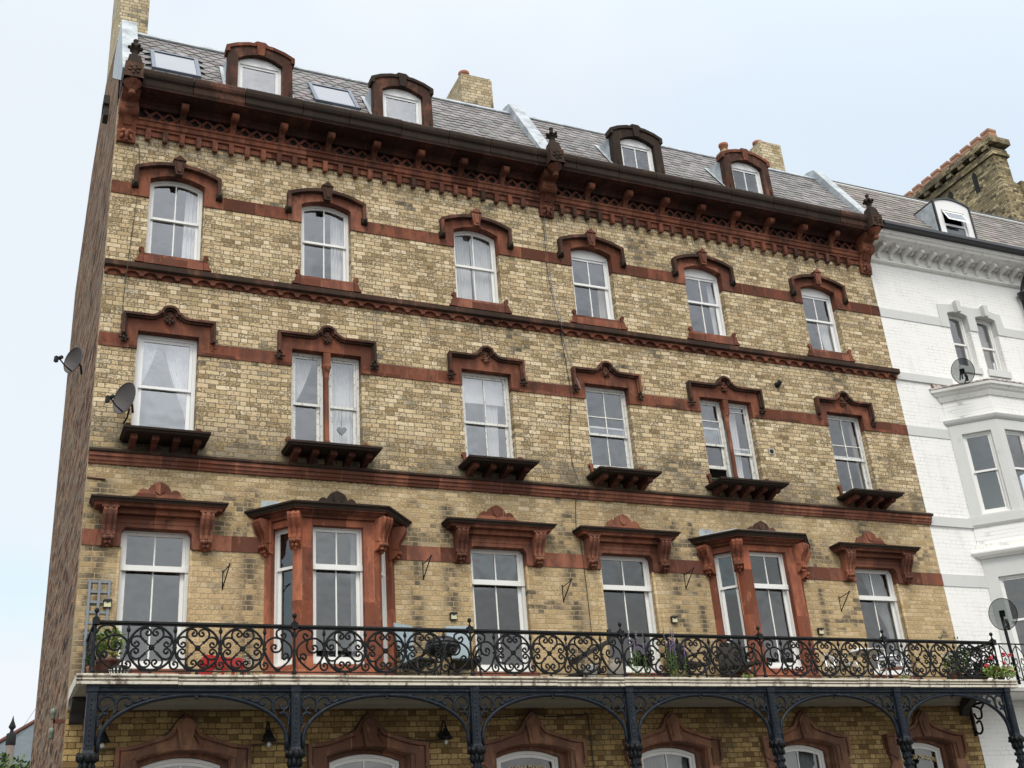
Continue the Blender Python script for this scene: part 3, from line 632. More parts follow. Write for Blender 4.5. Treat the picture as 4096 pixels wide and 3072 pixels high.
# ---- second storey from the top: flat headed windows with ogee hoods
OG = [(-.30, 0), (-.24, .012), (-.19, .045), (-.165, .08), (-.135, .085), (-.13, .12), (-.105, .16), (-.06, .19), (0, .202)]
def leafboss(c, r, n=7, m='stone_dark'):
    d = MB(); d.blob(c, r*.4, noise=.1)
    for k in range(n):
        a = 2*PI*k/n+random.uniform(-.2, .2); q = r*random.uniform(.55, .75)
        d.blob((c[0]+math.cos(a)*q, c[1]+random.uniform(-.02, .02), c[2]+math.sin(a)*q), (r*.42, r*.28, r*.24), 7, 5, tw=a, noise=.2)
    return d
for i, (cx, hw) in enumerate(F3):
    ow = hw+.225
    topl = [(cx-ow, 3.865)]+[(cx+a, 3.865+b_) for a, b_ in OG]+[(cx-a, 3.865+b_) for a, b_ in OG[:-1][::-1]]+[(cx+ow, 3.865)]
    d = MB(); d.prism([(cx-ow, 3.275)]+topl+[(cx+ow, 3.275), (cx+hw-.005, 3.275), (cx+hw-.005, 3.60), (cx-hw+.005, 3.60), (cx-hw+.005, 3.275)], -.025, .17)
    su = put('window_surround', d, 'stone', B)
    line = [(cx-ow-.01, 3.50)]+[(a+(-.01 if k == 0 else .01 if k == len(topl)-1 else 0), z) for k, (a, z) in enumerate(topl)]+[(cx+ow+.01, 3.50)]
    d = MB(); d.prism(bandpoly(line, -.012, .028), -.12, .0); d.prism(bandpoly(line, .028, .055), -.075, .0); put('hood_mould', d, 'stone_mid', su)
    d = leafboss((0, -.06, 0), .085, 8); d.blob((0, -.03, .10), (.06, .03, .05)); put('carved_rosette', d, 'stone_mid', su, (cx, 0, 3.83))
    for s_ in (-1, 1):
        if (i == 0 and s_ > 0) or (i == 5 and s_ < 0):
            put('broken_label_stop', leafboss((0, -.02, 0), .06, 5), 'stone', su, (cx+s_*(ow-.02), 0, 3.42)); continue
        put('label_stop', leafboss((0, -.07, 0), .085, 6), 'stone_dark', su, (cx+s_*(ow-.01), 0, 3.425))
    # sill shelf on brackets
    sw = hw+.135
    d = MB(); d.sweep([(0, 1.655), (.04, 1.655), (.05, 1.68), (.075, 1.69), (.075, 1.725), (0, 1.745)], [(cx-sw+.05, .0), (cx-sw+.05, -.475), (cx+sw-.05, -.475), (cx+sw-.05, .0)])
    d.box(cx-sw+.05, cx+sw-.05, -.475, .10, 1.655, 1.744)
    si = put('window_sill', d, 'stone_dark', B)
    br = MB(); br.prism([(0, 1.50), (-.10, 1.50), (-.115, 1.52), (-.20, 1.545), (-.26, 1.565), (-.30, 1.60), (-.33, 1.585), (-.37, 1.59), (-.385, 1.62), (-.38, 1.654), (0, 1.654)], -.045, .045, 'yz')
    br.prism([(-.30, 1.565), (-.40, 1.575), (-.41, 1.60), (-.41, 1.655), (-.36, 1.655)], -.052, .052, 'yz')
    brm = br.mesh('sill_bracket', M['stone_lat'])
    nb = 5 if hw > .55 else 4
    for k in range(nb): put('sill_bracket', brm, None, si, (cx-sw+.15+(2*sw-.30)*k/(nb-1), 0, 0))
    for s_ in (-1, 1):
        d = MB(); d.prism([(s_*a, z) for a, z in [(0, 1.75), (0, 1.97), (.07, 1.97), (.09, 1.93), (.06, 1.90), (.055, 1.82), (.02, 1.75)]], -.05, 0.); put('sill_volute', d, 'stone', si, (cx+s_*(hw+.01), 0, 0))
    if i == 0: window(B, cx-hw+.01, cx+hw-.01, 1.75, 3.60, .12, mid=2.69, munt=False, m='upvc', fw=.06, sw=.05, gl='glass_pale')
    elif i == 2: window(B, cx-hw+.01, cx+hw-.01, 1.75, 3.60, .12, mid=2.63, m='white_peel', gl='glass_pale')
    elif i == 3: window(B, cx-hw+.01, cx+hw-.01, 1.75, 3.60, .12, mid=2.64, m='white_peel', hb=3.0, lift=.16)
    elif i == 5: window(B, cx-hw+.01, cx+hw-.01, 1.75, 3.60, .12, mid=2.64, m='white_peel', hb=2.93, lift=.05)
    else:
        lf_, hb_ = ((0, 0), (None, None)) if i == 1 else ((.36, .12), (3.17, 3.42))
        window(B, cx-hw+.01, cx-.035, 1.75, 3.60, .12, mid=2.66, munt=False, m='white_peel', lift=lf_[0], hb=hb_[0])
        window(B, cx+.035, cx+hw-.01, 1.75, 3.60, .12, mid=2.66 if i == 1 else 2.52, munt=False, m='white_peel', lift=lf_[1], hb=hb_[1])
        d = MB(); y = .04
        d.lathe([(.065, 0), (.065, .04), (.05, .06), (.06, .10), (.058, .16), (.045, .20), (.055, .23), (.042, .26), (.040, 1.38), (.05, 1.40), (.042, 1.42), (.05, 1.48), (.075, 1.58), (.085, 1.60), (.085, 1.625), (.07, 1.63)], (cx, y, 1.745), 12)
        cl = put('column', d, 'stone_clean', B)
        put('capital', leafboss((cx, y-.055, 3.29), .05, 6), 'stone', cl)
        put('lintel_block', MB().box(cx-.06, cx+.06, -.02, .11, 3.375, 3.60), 'stone', cl)

# ---- scroll console used on the piano nobile (origin at its top centre on the wall)
def scroll_console(w=.085, dep=.25, h=.52):
    pr = [(0, 0), (-dep, 0), (-dep-.015, -.04), (-dep, -.10), (-dep+.04, -.17), (-dep+.09, -.24), (-dep+.12, -.32), (-dep+.12, -.38), (-dep+.09, -.43), (-.11, -h+.04), (-.06, -h), (0, -h-.02)]
    d = MB(); d.prism(pr, -w, w, 'yz')
    for sx in (-1, 1): d.prism([(p[0]-.014, p[1]) for p in pr[1:8]]+[(-.05, -.36), (-.05, 0)], sx*w*.9-.018, sx*w*.9+.018, 'yz')
    d.prism([(p[0]-.022, p[1]) for p in pr[1:8]]+[(-.05, -.36), (-.05, 0)], -.026, .026, 'yz')
    for k in range(3): d.blob((-.04+.04*k, -dep+.09, -.43), (.03, .04, .035), noise=.2)
    for k in range(2): d.blob((-.025+.05*k, -dep+.12, -.49), (.028, .035, .035), noise=.2)
    d.blob((0, -.09, -.535), (.022, .03, .03))
    d.tube([(-w-.012, -dep+.065, -.075), (w+.012, -dep+.065, -.075)], .065, 12)
    return d
SC = {k: scroll_console().mesh('scroll_bracket', M[k]) for k in ('stone_clean', 'stone_bay')}
def crest(cx, z0, m, parent, y=-.07, sc=1., y1=0.):
    half = [(.40, 0), (.345, .02), (.32, .06), (.29, .11), (.25, .135), (.20, .13), (.17, .10), (.165, .135), (.13, .19), (.08, .225), (.0, .26)]
    d = MB(); poly = [(cx-a*sc, z0+b_) for a, b_ in half]+[(cx+a*sc, z0+b_) for a, b_ in half[::-1][1:]]
    d.prism(poly, y, y1)
    c = put('crest', d, m, parent)
    s_ = MB(); s_.prism([(cx-.075, z0+.20), (cx-.035, z0+.185), (cx, z0+.205), (cx+.035, z0+.185), (cx+.075, z0+.20), (cx+.065, z0+.10), (cx+.035, z0+.065), (cx, z0+.045), (cx-.035, z0+.065), (cx-.065, z0+.10)], y-.02, y); put('shield', s_, m, c)
    return c
for i, (cx, hw) in enumerate(F2):
    su_m = 'stone_clean'
    d = MB(); d.prism([(cx-hw-.11, .0), (cx-hw-.11, .47), (cx+hw+.11, .47), (cx+hw+.11, .0), (cx+hw-.004, .0), (cx+hw-.004, .225), (cx+hw-.06, .296), (cx-hw+.06, .296), (cx-hw+.004, .225), (cx-hw+.004, .0)], -.04, .17)
    d.box(cx-hw-.3, cx-hw-.11, -.03, .0, .0, .25); d.box(cx+hw+.11, cx+hw+.3, -.03, .0, .0, .25)
    d.prism([(0, .47), (-.07, .47), (-.07, .43), (-.055, .42), (-.05, .36), (0, .36)], cx-hw-.1, cx+hw+.1, 'yz')
    su = put('window_surround', d, su_m, B)
    for s_ in (-1, 1):
        put('scroll_bracket', SC['stone_clean'], None, su, (cx+s_*(hw+.19), 0, .52))
        put('bracket_cap', MB().box(cx+s_*(hw+.19)-.12, cx+s_*(hw+.19)+.12, -.27, 0, .52, .555), 'stone', su)
    d = MB(); d.box(cx-hw-.13, cx+hw+.13, -.16, 0, .471, .555)
    W2 = hw+.36
    d.sweep([(0, .556), (.04, .556), (.055, .60), (.085, .605), (.085, .61), (0, .61)], [(cx-W2, 0), (cx-W2, -.21), (cx+W2, -.21), (cx+W2, 0)]); d.box(cx-W2, cx+W2, -.21, 0, .556, .609)
    co = put('window_cornice', d, 'stone', su)
    d = MB(); d.sweep([(0, .611), (.09, .611), (.10, .64), (.12, .65), (.12, .675), (0, .69)], [(cx-W2, 0), (cx-W2, -.21), (cx+W2, -.21), (cx+W2, 0)]); d.box(cx-W2, cx+W2, -.21, 0, .611, .689); put('cornice_cap', d, 'stone_dark', su)
    put('blocking_course', MB().box(cx-.78, cx+.78, -.06, 0, .69, .775), 'stone', su)
    crest(cx, .775, 'stone_clean', su)
    window(B, cx-hw+.005, cx+hw-.005, -1.78, .33, .13, mid=-.27, gl='glass_low', fw=.055, sw=.048)
    put('threshold', MB().box(cx-hw-.06, cx+hw+.06, -.05, .14, -2.09, -1.79), 'stone_clean', B)
    for s_ in (-1, 1):
        d = MB(); d.tube([(cx+s_*(hw+.005), .02, -1.95), (cx+s_*(hw+.005), .02, .0)], .028, 10); put('bullnose_jamb', d, 'brick', B)

# ---- canted stone bays
for bi, cx in enumerate(BAY):
    bs = empty('bay_window', (cx, 0, -2.1)); bs.parent = B; bs.location = Vector((cx, 0, -2.1))-WL[B]
    PW = [(cx-1.05, 0), (cx-.65, -.45), (cx+.65, -.45), (cx+1.05, 0)]
    # faces as prisms with openings
    def face(p0, p1, ops, z0, z1, th=.16, m='stone_bay', nm='bay_pier'):
        dx, dy = p1[0]-p0[0], p1[1]-p0[1]; L = math.hypot(dx, dy); t = (dx/L, dy/L); nrm = (t[1], -t[0])
        d = MB(); d.prism(rect(0, L, z0, z1), 0, th, holes=[rect(a, b_, c0, c1) for a, b_, c0, c1 in ops])
        d.v = [(p0[0]+t[0]*v[0]-nrm[0]*v[1], p0[1]+t[1]*v[0]-nrm[1]*v[1], v[2]) for v in d.v]
        return put(nm, d, m, bs), t, nrm, L
    zt, zb_ = .36, -1.78
    def fwin(p0, p1, a, b_, munt):
        w = window(bs, a, b_, zb_, zt+.03, .10, mid=-.27, munt=munt, gl='glass_low', fw=.05, sw=.045)
        dx, dy = p1[0]-p0[0], p1[1]-p0[1]; L = math.hypot(dx, dy); ang = math.atan2(dy, dx)
        w.rotation_euler = (0, 0, ang); w.location = Vector((p0[0], p0[1], 0))-WL[bs]
    face(PW[0], PW[1], [(.12, .52, zb_, zt)], -2.08, .55); fwin(PW[0], PW[1], .10, .54, False)
    face(PW[1], PW[2], [(.245, 1.055, zb_, zt)], -2.08, .55); fwin(PW[1], PW[2], .225, 1.075, True)
    face(PW[2], PW[3], [(.08, .48, zb_, zt)], -2.08, .55); fwin(PW[2], PW[3], .06, .50, False)
    d = MB(); d.sweep([(-.01, -2.085), (.09, -2.085), (.09, -1.98), (.05, -1.93), (.03, -1.86), (-.01, -1.86)], PW); put('bay_base', d, 'stone_bay', bs)
    d = MB(); d.sweep([(-.05, .47), (.05, .47), (.06, .50), (.12, .53), (.14, .555), (.19, .56), (.19, .575), (-.05, .575)], PW); d.prism([(PW[0][0], 0.), PW[1], PW[2], (PW[3][0], 0.)], .475, .59, 'xy'); put('bay_cornice', d, 'stone', bs)
    d = MB(); d.sweep([(-.05, .577), (.205, .577), (.215, .615), (.25, .64), (.25, .665), (-.05, .69)], PW); put('cornice_cap', d, 'stone_dark', bs)
    d = MB(); d.sweep([(-.2, .69), (.06, .69), (.05, .74), (-.2, .745)], PW); d.prism([(PW[0][0], 0.), PW[1], PW[2], (PW[3][0], 0.)], .66, .742, 'xy'); put('lead_roof', d, 'stone_sill' if bi == 0 else 'lead', bs)
    put('flashing', MB().box(cx-1.12, cx-.82, -.012, 0, .72, .86), 'lead', bs)
    crest(cx, .70, 'stone_mid' if bi else 'stone_dark', bs, -.42, .98, -.34)
    for (px, py), ang in ((PW[0], -R(64)), (PW[1], -R(24)), (PW[2], R(24)), (PW[3], R(64))):
        q = .03; ox, oy = math.sin(ang)*q, -math.cos(ang)*q
        c = put('scroll_bracket', SC['stone_bay'], None, bs, (px+ox*.2+(.08 if ang < -.9 else -.08 if ang > .9 else 0), py+oy*.2+(-.02 if abs(ang) > .9 else .06), .50)); c.rotation_euler = (0, 0, ang)

# ---- ground floor arched surrounds
for i, cx in enumerate(GFX):
    H = [(.93, -6.5), (.93, -3.45), (.86, -3.36), (.90, -3.24), (.93, -3.18), (.93, -2.865), (.80, -2.865), (.66, -2.84), (.45, -2.775), (.25, -2.715), (.20, -2.66), (.14, -2.56), (.06, -2.48), (0, -2.43)]
    poly = [(cx-a, z) for a, z in H]+[(cx+a, z) for a, z in H[::-1][1:]]
    inner = [(cx+.65, -6.5)]+arc_top(cx, .65, -3.045, .122, cx+.65, cx-.65, 0, 14)+[(cx-.65, -6.5)]
    d = MB(); d.prism(poly+inner, -.05, 0.); su = put('door_surround', d, 'stone_low', B)
    oline = [(cx-a, z) for a, z in H[3:]]+[(cx+a, z) for a, z in H[::-1][1:-3]]
    d = MB(); d.prism(bandpoly(oline, .0, .05), -.10, -.051); put('outer_moulding', d, 'stone_low', su)
    d = MB(); d.prism([(cx-a+(.075 if a > 0 else 0), z-.06) for a, z in H[4:]]+[(cx+a-.075, z-.06) for a, z in H[::-1][1:-4]]+[(cx+.72, -3.3)]+arc_top(cx, .72, -3.045, .13, cx+.72, cx-.72, 0, 12)+[(cx-.72, -3.3)], -.072, -.051); put('inner_moulding', d, 'stone_low', su)
    d = MB(); d.prism([(cx-.07, -2.925), (cx+.07, -2.925), (cx+.125, -2.60), (cx, -2.47), (cx-.125, -2.60)], -.13, -.05); d.prism([(cx-.03, -2.85), (cx+.03, -2.85), (cx+.065, -2.64), (cx-.065, -2.64)], -.145, -.131); put('keystone', d, 'stone_low', su)
    d = MB(); oo = [(cx-.65, -6.5)]+arc_top(cx, .65, -3.045, .122, cx-.65, cx+.65, 0, 12)+[(cx+.65, -6.5)]
    ii = [(cx+.555, -6.5)]+arc_top(cx, .555, -3.10, .115, cx+.555, cx-.555, 0, 12)+[(cx-.555, -6.5)]
    d.prism(oo+ii, .16, .22); d.prism([(a, z) for a, z in oo]+[(cx+.63, -6.5)]+arc_top(cx, .63, -3.05, .12, cx+.63, cx-.63, 0, 12)+[(cx-.63, -6.5)], 0., .16); put('arch_reveal', d, 'stone_low', su)
    door = i in (2, 5)
    w = window(B, cx-.55, cx+.55, -6.4 if door else -5.6, -3.0, .225, (cx, .555, -3.105, .115), mid=-4.1, munt=not door, gl='glass_low', fw=.05, sw=.05)
    if door:
        txt = 'BRITANNIA MANSIONS'; cu = bpy.data.curves.new('t', 'FONT'); cu.body = txt; cu.size = .115; cu.align_x = 'CENTER'; cu.offset = .0015; cu.space_character = 1.08
        to = bpy.data.objects.new('t', cu); COL.objects.link(to); bpy.context.view_layer.update()
        me = bpy.data.meshes.new_from_object(to.evaluated_get(bpy.context.evaluated_depsgraph_get())); bpy.data.objects.remove(to)
        xs = [v.co.x for v in me.vertices]; k = .86/(max(xs)-min(xs))
        Rr = 1.35
        for v in me.vertices:
            a = v.co.x*k/Rr; r = Rr+v.co.y
            v.co = Vector((cx+r*math.sin(a), .232, -3.28-Rr+r*math.cos(a)))
        me.materials.append(M['gold']); me.name = 'lettering'
        put('lettering', me, None, w)

# ---- balcony slab with moulded edge
sl = MB(); sl.box(.03, 16.33, -1.20, .0, -2.235, -2.115)
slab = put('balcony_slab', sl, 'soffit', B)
xs = [0., .0]; xs = [0.]
while xs[-1] < 15.4: xs.append(xs[-1]+random.uniform(1.0, 1.35))
xs.append(16.37)
for i in range(len(xs)-1):
    dz = random.uniform(-.006, .006); dy = random.uniform(-.008, .008)
    pr = [(-1.10, -2.095+dz), (-1.225+dy, -2.10+dz), (-1.245+dy, -2.11+dz), (-1.245+dy, -2.130+dz), (-1.20+dy, -2.134+dz), (-1.20+dy, -2.158+dz), (-1.238+dy, -2.162+dz), (-1.238+dy, -2.178+dz), (-1.20+dy, -2.182+dz), (-1.20+dy, -2.196+dz), (-1.228+dy, -2.20+dz), (-1.228+dy, -2.235+dz), (-1.205+dy, -2.24+dz), (-1.10, -2.24+dz)]
    d = MB(); d.prism(pr, xs[i], xs[i+1]-.008, 'yz'); put('edge_stone', d, 'slab', slab)
d = MB(); d.box(-.004, .05, -1.09, .0, -2.238, -2.10); d.box(16.31, 16.37, -1.09, .0, -2.238, -2.10); put('edge_stone', d, 'slab', slab)
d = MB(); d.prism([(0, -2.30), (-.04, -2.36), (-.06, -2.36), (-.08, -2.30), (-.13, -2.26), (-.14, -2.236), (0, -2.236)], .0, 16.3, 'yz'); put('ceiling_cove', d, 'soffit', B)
for x in (.12, 16.1): put('slab_corbel', MB().prism([(0, -2.24), (-.35, -2.24), (-.36, -2.31), (-.25, -2.37), (-.12, -2.42), (-.08, -2.52), (0, -2.55)], x-.09, x+.09, 'yz'), 'dark_wood', B)

# ---- cast iron columns, beam and spandrels
d = MB()
d.box(-.075, .075, -.075, .075, -2.325, -2.242); d.box(-.062, .062, -.062, .062, -3.06, -2.325)
d.box(-.04, .04, -.07, -.06, -3.0, -2.37)
d.add([(-.062, -.062, -3.06), (.062, -.062, -3.06), (.062, .062, -3.06), (-.062, .062, -3.06), (-.10, -.10, -3.16), (.10, -.10, -3.16), (.10, .10, -3.16), (-.10, .10, -3.16)], [(0, 1, 5, 4), (1, 2, 6, 5), (2, 3, 7, 6), (3, 0, 4, 7)])
d.lathe([(.095, 3.74), (.10, 3.70), (.085, 3.66), (.07, 3.62), (.065, 3.50), (.07, 3.3), (.07, .6), (.09, .5), (.12, .3), (.12, 0)], (0, 0, GZ), 10)
colm = d.mesh('balcony_column', M['iron_blue'])
d = MB()
for k in range(9): d.blob((0, -.071, -2.42-.065*k), (.012, .01, .016), 6, 4)
studm = d.mesh('column_studs', M['iron_blue'])
d = MB()
for k in range(8):
    a = k*PI/4; d.blob((math.cos(a)*.10, math.sin(a)*.10, -3.15+random.uniform(-.01, .01)), (.045, .045, .06), noise=.3); d.blob((math.cos(a+.4)*.08, math.sin(a+.4)*.08, -3.26), (.028, .028, .06), noise=.3)
    for z in (-3.4, -3.52, -3.64, -3.76): d.blob((math.cos(a)*.075, math.sin(a)*.075, z), (.022, .022, .035), 6, 4)
capm = d.mesh('capital', M['iron'])
d = MB()
K = .00126
def gp(L): return [((px-230)*K, 0, -2.34-(py-180)*K) for px, py in L]
curves = [[(405, 390), (424, 330), (420, 285), (395, 235), (340, 207), (275, 230), (250, 290), (268, 335), (305, 352), (335, 330), (330, 295)],
          [(420, 290), (440, 250), (480, 220), (535, 217), (570, 250), (562, 290), (532, 302), (513, 280)], [(565, 245), (595, 266), (640, 262), (668, 236), (650, 214)], [(690, 240), (730, 236), (750, 215)],
          [(295, 352), (300, 385), (270, 410), (262, 438), (243, 436)], [(320, 375), (300, 395), (335, 385)], [(250, 445), (252, 515)]]
for c in curves: d.tube(catmull(gp(c), 5), .021, 6)
for p in ((252, 515), (343, 395), (690, 240)): q = gp([p])[0]; d.blob(q, .022)
def arcpt(t): a = t*PI/2; return ((1-math.cos(a))*1.19+.055*0+.02, 0, -2.96+.60*math.sin(a)+.0)
ap = [(.045, 0, -3.08)]+[(.02+(1.19)*(1-math.cos(t/16*PI/2))+.03, 0, -2.96+.60*math.sin(t/16*PI/2)) for t in range(17)]
d.tube(ap, .030, 6, ry=.034)
d.tube([(0.01, 0, -3.0), (0.01, 0, -2.34)], .012, 5); d.tube(catmull([(.05, 0, -3.05), (.06, 0, -3.1), (.03, 0, -3.13), (.0, 0, -3.10), (.02, 0, -3.08)], 4), .018, 6)
d.box(0, 1.26, -.02, .02, -2.36, -2.335)
d.blob((1.255, 0, -2.40), .02)
spR = d.mesh('spandrel', M['iron_blue']); d2 = MB(); d2.v = [(-v[0], v[1], v[2]) for v in d.v]; d2.f = d.f; d2.sm = d.sm; spL = d2.mesh('spandrel', M['iron_blue'])
CX = [.215, 2.89, 5.56, 8.18, 10.86, 13.52, 16.10]
for i, x in enumerate(CX):
    c = put('balcony_column', colm, None, B, (x, -1.13, 0)); put('column_studs', studm, None, c, (x, -1.13, 0)); put('capital', capm, None, c, (x, -1.13, 0))
    for s_, me in ((1, spR), (-1, spL)):
        if (s_ > 0 and i < 6) or (s_ < 0 and i > 0):
            o = put('spandrel', me, None, c, (x+s_*.064, -1.13, 0)); gap = abs(CX[i+s_]-x)/2-.064; o.scale = (gap/1.262, 1, 1)
d = MB(); d.prism([(-1.19, -2.245), (-1.19, -2.27), (-1.175, -2.28), (-1.175, -2.315), (-1.15, -2.334), (-1.09, -2.334), (-1.09, -2.245)], .29, 16.05, 'yz'); put('balcony_beam', d, 'iron_blue', B)
# curved iron wall bracket at the right hand end
d = MB()
for c in ([(0, -.1), (-.02, -.5), (-.12, -.62), (-.22, -.55), (-.2, -.4), (-.1, -.42)], [(0, -.1), (-.15, -.12), (-.28, -.2), (-.26, -.34), (-.14, -.34), (-.1, -.24)], [(-.28, -.2), (-.4, -.1)]):
    d.tube(catmull([(0, p[0], p[1]) for p in c], 5), .02, 6)
d.box(-.02, .02, -.4, 0, -.10, -.06); d.box(-.02, .02, -.05, 0, -.65, -.06)
put('wall_bracket', d, 'iron', B, (16.28, 0, -2.28))

# ---- railing
RZ = -1.725   # ring centre height
d = MB(); rg = []
d.tube([(.3*math.cos(a*PI/20), 0, .3*math.sin(a*PI/20)) for a in range(40)], .0175, 6, closed=True)
k = .3/225
half = [(60, 60), (100, 98), (114, 150), (88, 192), (42, 194), (12, 165), (16, 133), (42, 124), (60, 146), (44, 162)]
for rot in range(4):
    ca, sa = [(1, 0), (0, 1), (-1, 0), (0, -1)][rot]
    for s_ in (-1, 1):
        pts = [(s_*x*k, y*k) for x, y in half]; pts = [(x*ca-y*sa, x*sa+y*ca) for x, y in pts]
        d.tube([(p.x, 0, p.y) for p in catmull([(x, y, 0) for x, y in pts], 4)], .0145, 5)
        d.blob((pts[-1][0], 0, pts[-1][1]), .019, 6, 4)
for sx in (-1, 1):
    for sz in (-1, 1):
        d.tube([(0, 0, 0), (sx*.085, 0, sz*.085)], .011, 5); d.box(sx*.08-.018, sx*.08+.018, -.012, .012, sz*.08-.018, sz*.08+.018)
d.blob((0, 0, 0), (.04, .03, .04), 8, 5)
for kk in range(6): d.blob((math.cos(kk*PI/3)*.028, -.02, math.sin(kk*PI/3)*.028), .014, 6, 4)
ringm = d.mesh('ring_panel', M['iron'])
d = MB()
d.tube([(0, 0, 0), (0, 0, .21)], .011, 5); d.lathe([(.004, -.05), (.022, -.035), (.028, -.01), (.016, .03), (.002, .06)], (0, 0, .245), 8)
d.box(-.03, .03, -.018, .018, -.012, .012)
d.tube(catmull([(0, 0, -.02), (-.03, 0, -.10), (-.055, 0, -.19), (-.045, 0, -.26), (0, 0, -.285), (.045, 0, -.25), (.04, 0, -.20), (.0, 0, -.19), (-.015, 0, -.225)], 4), .0145, 5); d.blob((-.0, 0, -.225), .018, 6, 4)
d.tube(catmull([(0, 0, -.02), (.035, 0, -.10), (.09, 0, -.20), (.16, 0, -.28), (.22, 0, -.30)], 4), .0145, 5)
junm = d.mesh('bud_stem', M['iron'])
E1 = [[(290, 600), (180, 510), (140, 420), (165, 335), (255, 275), (350, 262), (425, 310), (445, 385)], [(125, 250), (160, 185), (240, 160), (310, 190), (305, 250), (250, 278), (212, 245), (225, 212), (258, 232)],
      [(265, 285), (250, 345), (280, 402), (340, 412), (372, 370), (350, 338), (318, 345), (326, 372)], [(180, 505), (182, 445), (215, 425), (245, 455), (225, 490), (203, 470)], [(445, 385), (425, 470), (350, 560), (290, 600)]]
d = MB()
for c in E1: d.tube(catmull([((px-445)*.00133, 0, -(py-385)*.00133) for px, py in c], 4), .0155, 5)
for p in ((258, 232), (326, 372), (203, 470)): d.blob(((p[0]-445)*.00133, 0, -(p[1]-385)*.00133), .021, 6, 4)
endL = d.mesh('end_scroll', M['iron']); d2 = MB(); d2.v = [(-v[0], v[1], v[2]) for v in d.v]; d2.f = d.f; d2.sm = d.sm; endR = d2.mesh('end_scroll', M['iron'])
d = MB()
d.lathe([(.02, 0), (.035, .01), (.03, .05), (.018, .08), (.024, .13), (.022, .20), (.014, .30), (.02, .34), (.014, .38), (.016, .52), (.022, .58), (.014, .62), (.02, .66)], (0, 0, -2.08), 8)
d.box(-.045, .045, -.045, .045, -1.43, -1.345); d.lathe([(.04, 0), (.02, .03), (.01, .05), (.012, .07), (.03, .09), (.034, .11), (.022, .135), (.003, .145)], (0, 0, -1.345), 8)
postm = d.mesh('railing_post', M['iron'])
RY = -1.10
d = MB(); d.prism([(RY-.03, -1.375), (RY-.035, -1.40), (RY-.02, -1.418), (RY+.02, -1.418), (RY+.035, -1.40), (RY+.03, -1.375)], POSTS[0], POSTS[-1], 'yz'); d.box(POSTS[0], POSTS[-1], RY-.008, RY+.008, -1.432, -1.422)
for x in (POSTS[0], POSTS[-1]): d.box(x-.03, x+.03, RY, -.0, -1.415, -1.375)
rail = put('balcony_railing', d, 'iron', B)
d = MB(); d.box(POSTS[0], POSTS[-1], RY-.014, RY+.014, -2.045, -2.032)
for x in (POSTS[0], POSTS[-1]): d.box(x-.014, x+.014, RY, 0, -2.045, -2.032)
put('bottom_rail', d, 'iron', rail)
for x in POSTS: put('railing_post', postm, None, rail, (x, RY, 0))
for i in range(6):
    a, b_ = POSTS[i], POSTS[i+1]; c = (a+b_)/2; p = .612
    for k_ in (-1, 0, 1): put('ring_panel', ringm, None, rail, (c+k_*p, RY, RZ))
    for k_ in (-1.5, -.5, .5, 1.5): put('bud_stem', junm, None, rail, (c+k_*p, RY, RZ))
    w = (b_-a)/2-1.5*p-.02
    o = put('end_scroll', endL, None, rail, (c-1.5*p, RY, RZ)); o.scale = (w/.42, 1, 1)
    o = put('end_scroll', endR, None, rail, (c+1.5*p, RY, RZ)); o.scale = (w/.42, 1, 1)
    d = MB()
    for k_ in (-1, 0, 1): d.lathe([(.025, 0), (.03, .02), (.015, .05)], (c+k_*p, RY, -2.095), 8)
    put('rail_foot', d, 'iron', rail)
for x in (POSTS[0], POSTS[-1]):
    o = put('ring_panel', ringm, None, rail, (x, -.62, RZ)); o.rotation_euler = (0, 0, PI/2)
    o = put('end_scroll', endL, None, rail, (x, -.32, RZ)); o.rotation_euler = (0, 0, -PI/2); o.scale = (.65, 1, 1)
    o = put('end_scroll', endR, None, rail, (x, -.92, RZ)); o.rotation_euler = (0, 0, -PI/2); o.scale = (.4, 1, 1)

# ---- roof
TN = .6745          # dy/dz of the slope
def yz(s): return (-.40+s*.5592, 8.36+s*.8290)
SLOPE = 2.56
def slates(x0, x1, w, h, shape, holes=(), seed=1):
    rnd = random.Random(seed); d = MB(); rows = int(SLOPE/h)+1
    for r in range(rows):
        s1 = SLOPE-(rows-1-r)*h - 0; s1 = r*h
        x = x0-(w/2 if r % 2 else 0)
        while x < x1:
            cx = x+w/2
            if any(a < cx < b_ and c < s1+h*.5 < e for a, b_, c, e in holes): x += w; continue
            lift = .016+rnd.uniform(-.004, .006); g = .003; j = rnd.uniform(-.006, .006)
            if shape == 'diamond': pl = [(0, h*1.5), (w-g, h*1.5), (w-g, h*.62), (w/2, j), (0, h*.62)]
            elif shape == 'scallop': pl = [(0, h*1.3), (w-g, h*1.3), (w-g, h*.34), (w*.78, h*.05+j), (w*.30, j), (0, h*.30)]
            else: pl = [(0, h*1.3), (w-g, h*1.3), (w-g, j), (0, j)]
            vs = []
            for lay in (0, 1):
                for a, s_ in pl:
                    xx = min(max(x+a, x0), x1); sv = min(s1+s_, SLOPE+.02); y_, z_ = yz(sv)
                    off = lift*(1-(s_/(h*1.4)))+.012-(.011 if lay else 0)
                    vs.append((xx, y_-.829*off, z_+.559*off))
            n = len(pl); d.add(vs, [tuple(range(n))]+[(i, (i+1) % n, n+(i+1) % n, n+i) for i in range(n)])
            x += w
    return d
def roofdeck(x0, x1):
    d = MB(); a = yz(-.06); b_ = yz(SLOPE); d.prism([a, b_, (b_[0]+4.5, b_[1]+.25), (b_[0]+4.5, 8.2), (a[0]+.3, 8.0)], x0, x1, 'yz'); return d
DOR = [2.395, 5.16, 10.38, 13.16]
dh = [(c-.56, c+.56, -1, 1.28) for c in DOR]+[(.50, 1.36, .45, 1.57), (3.47, 4.34, .50, 1.60)]
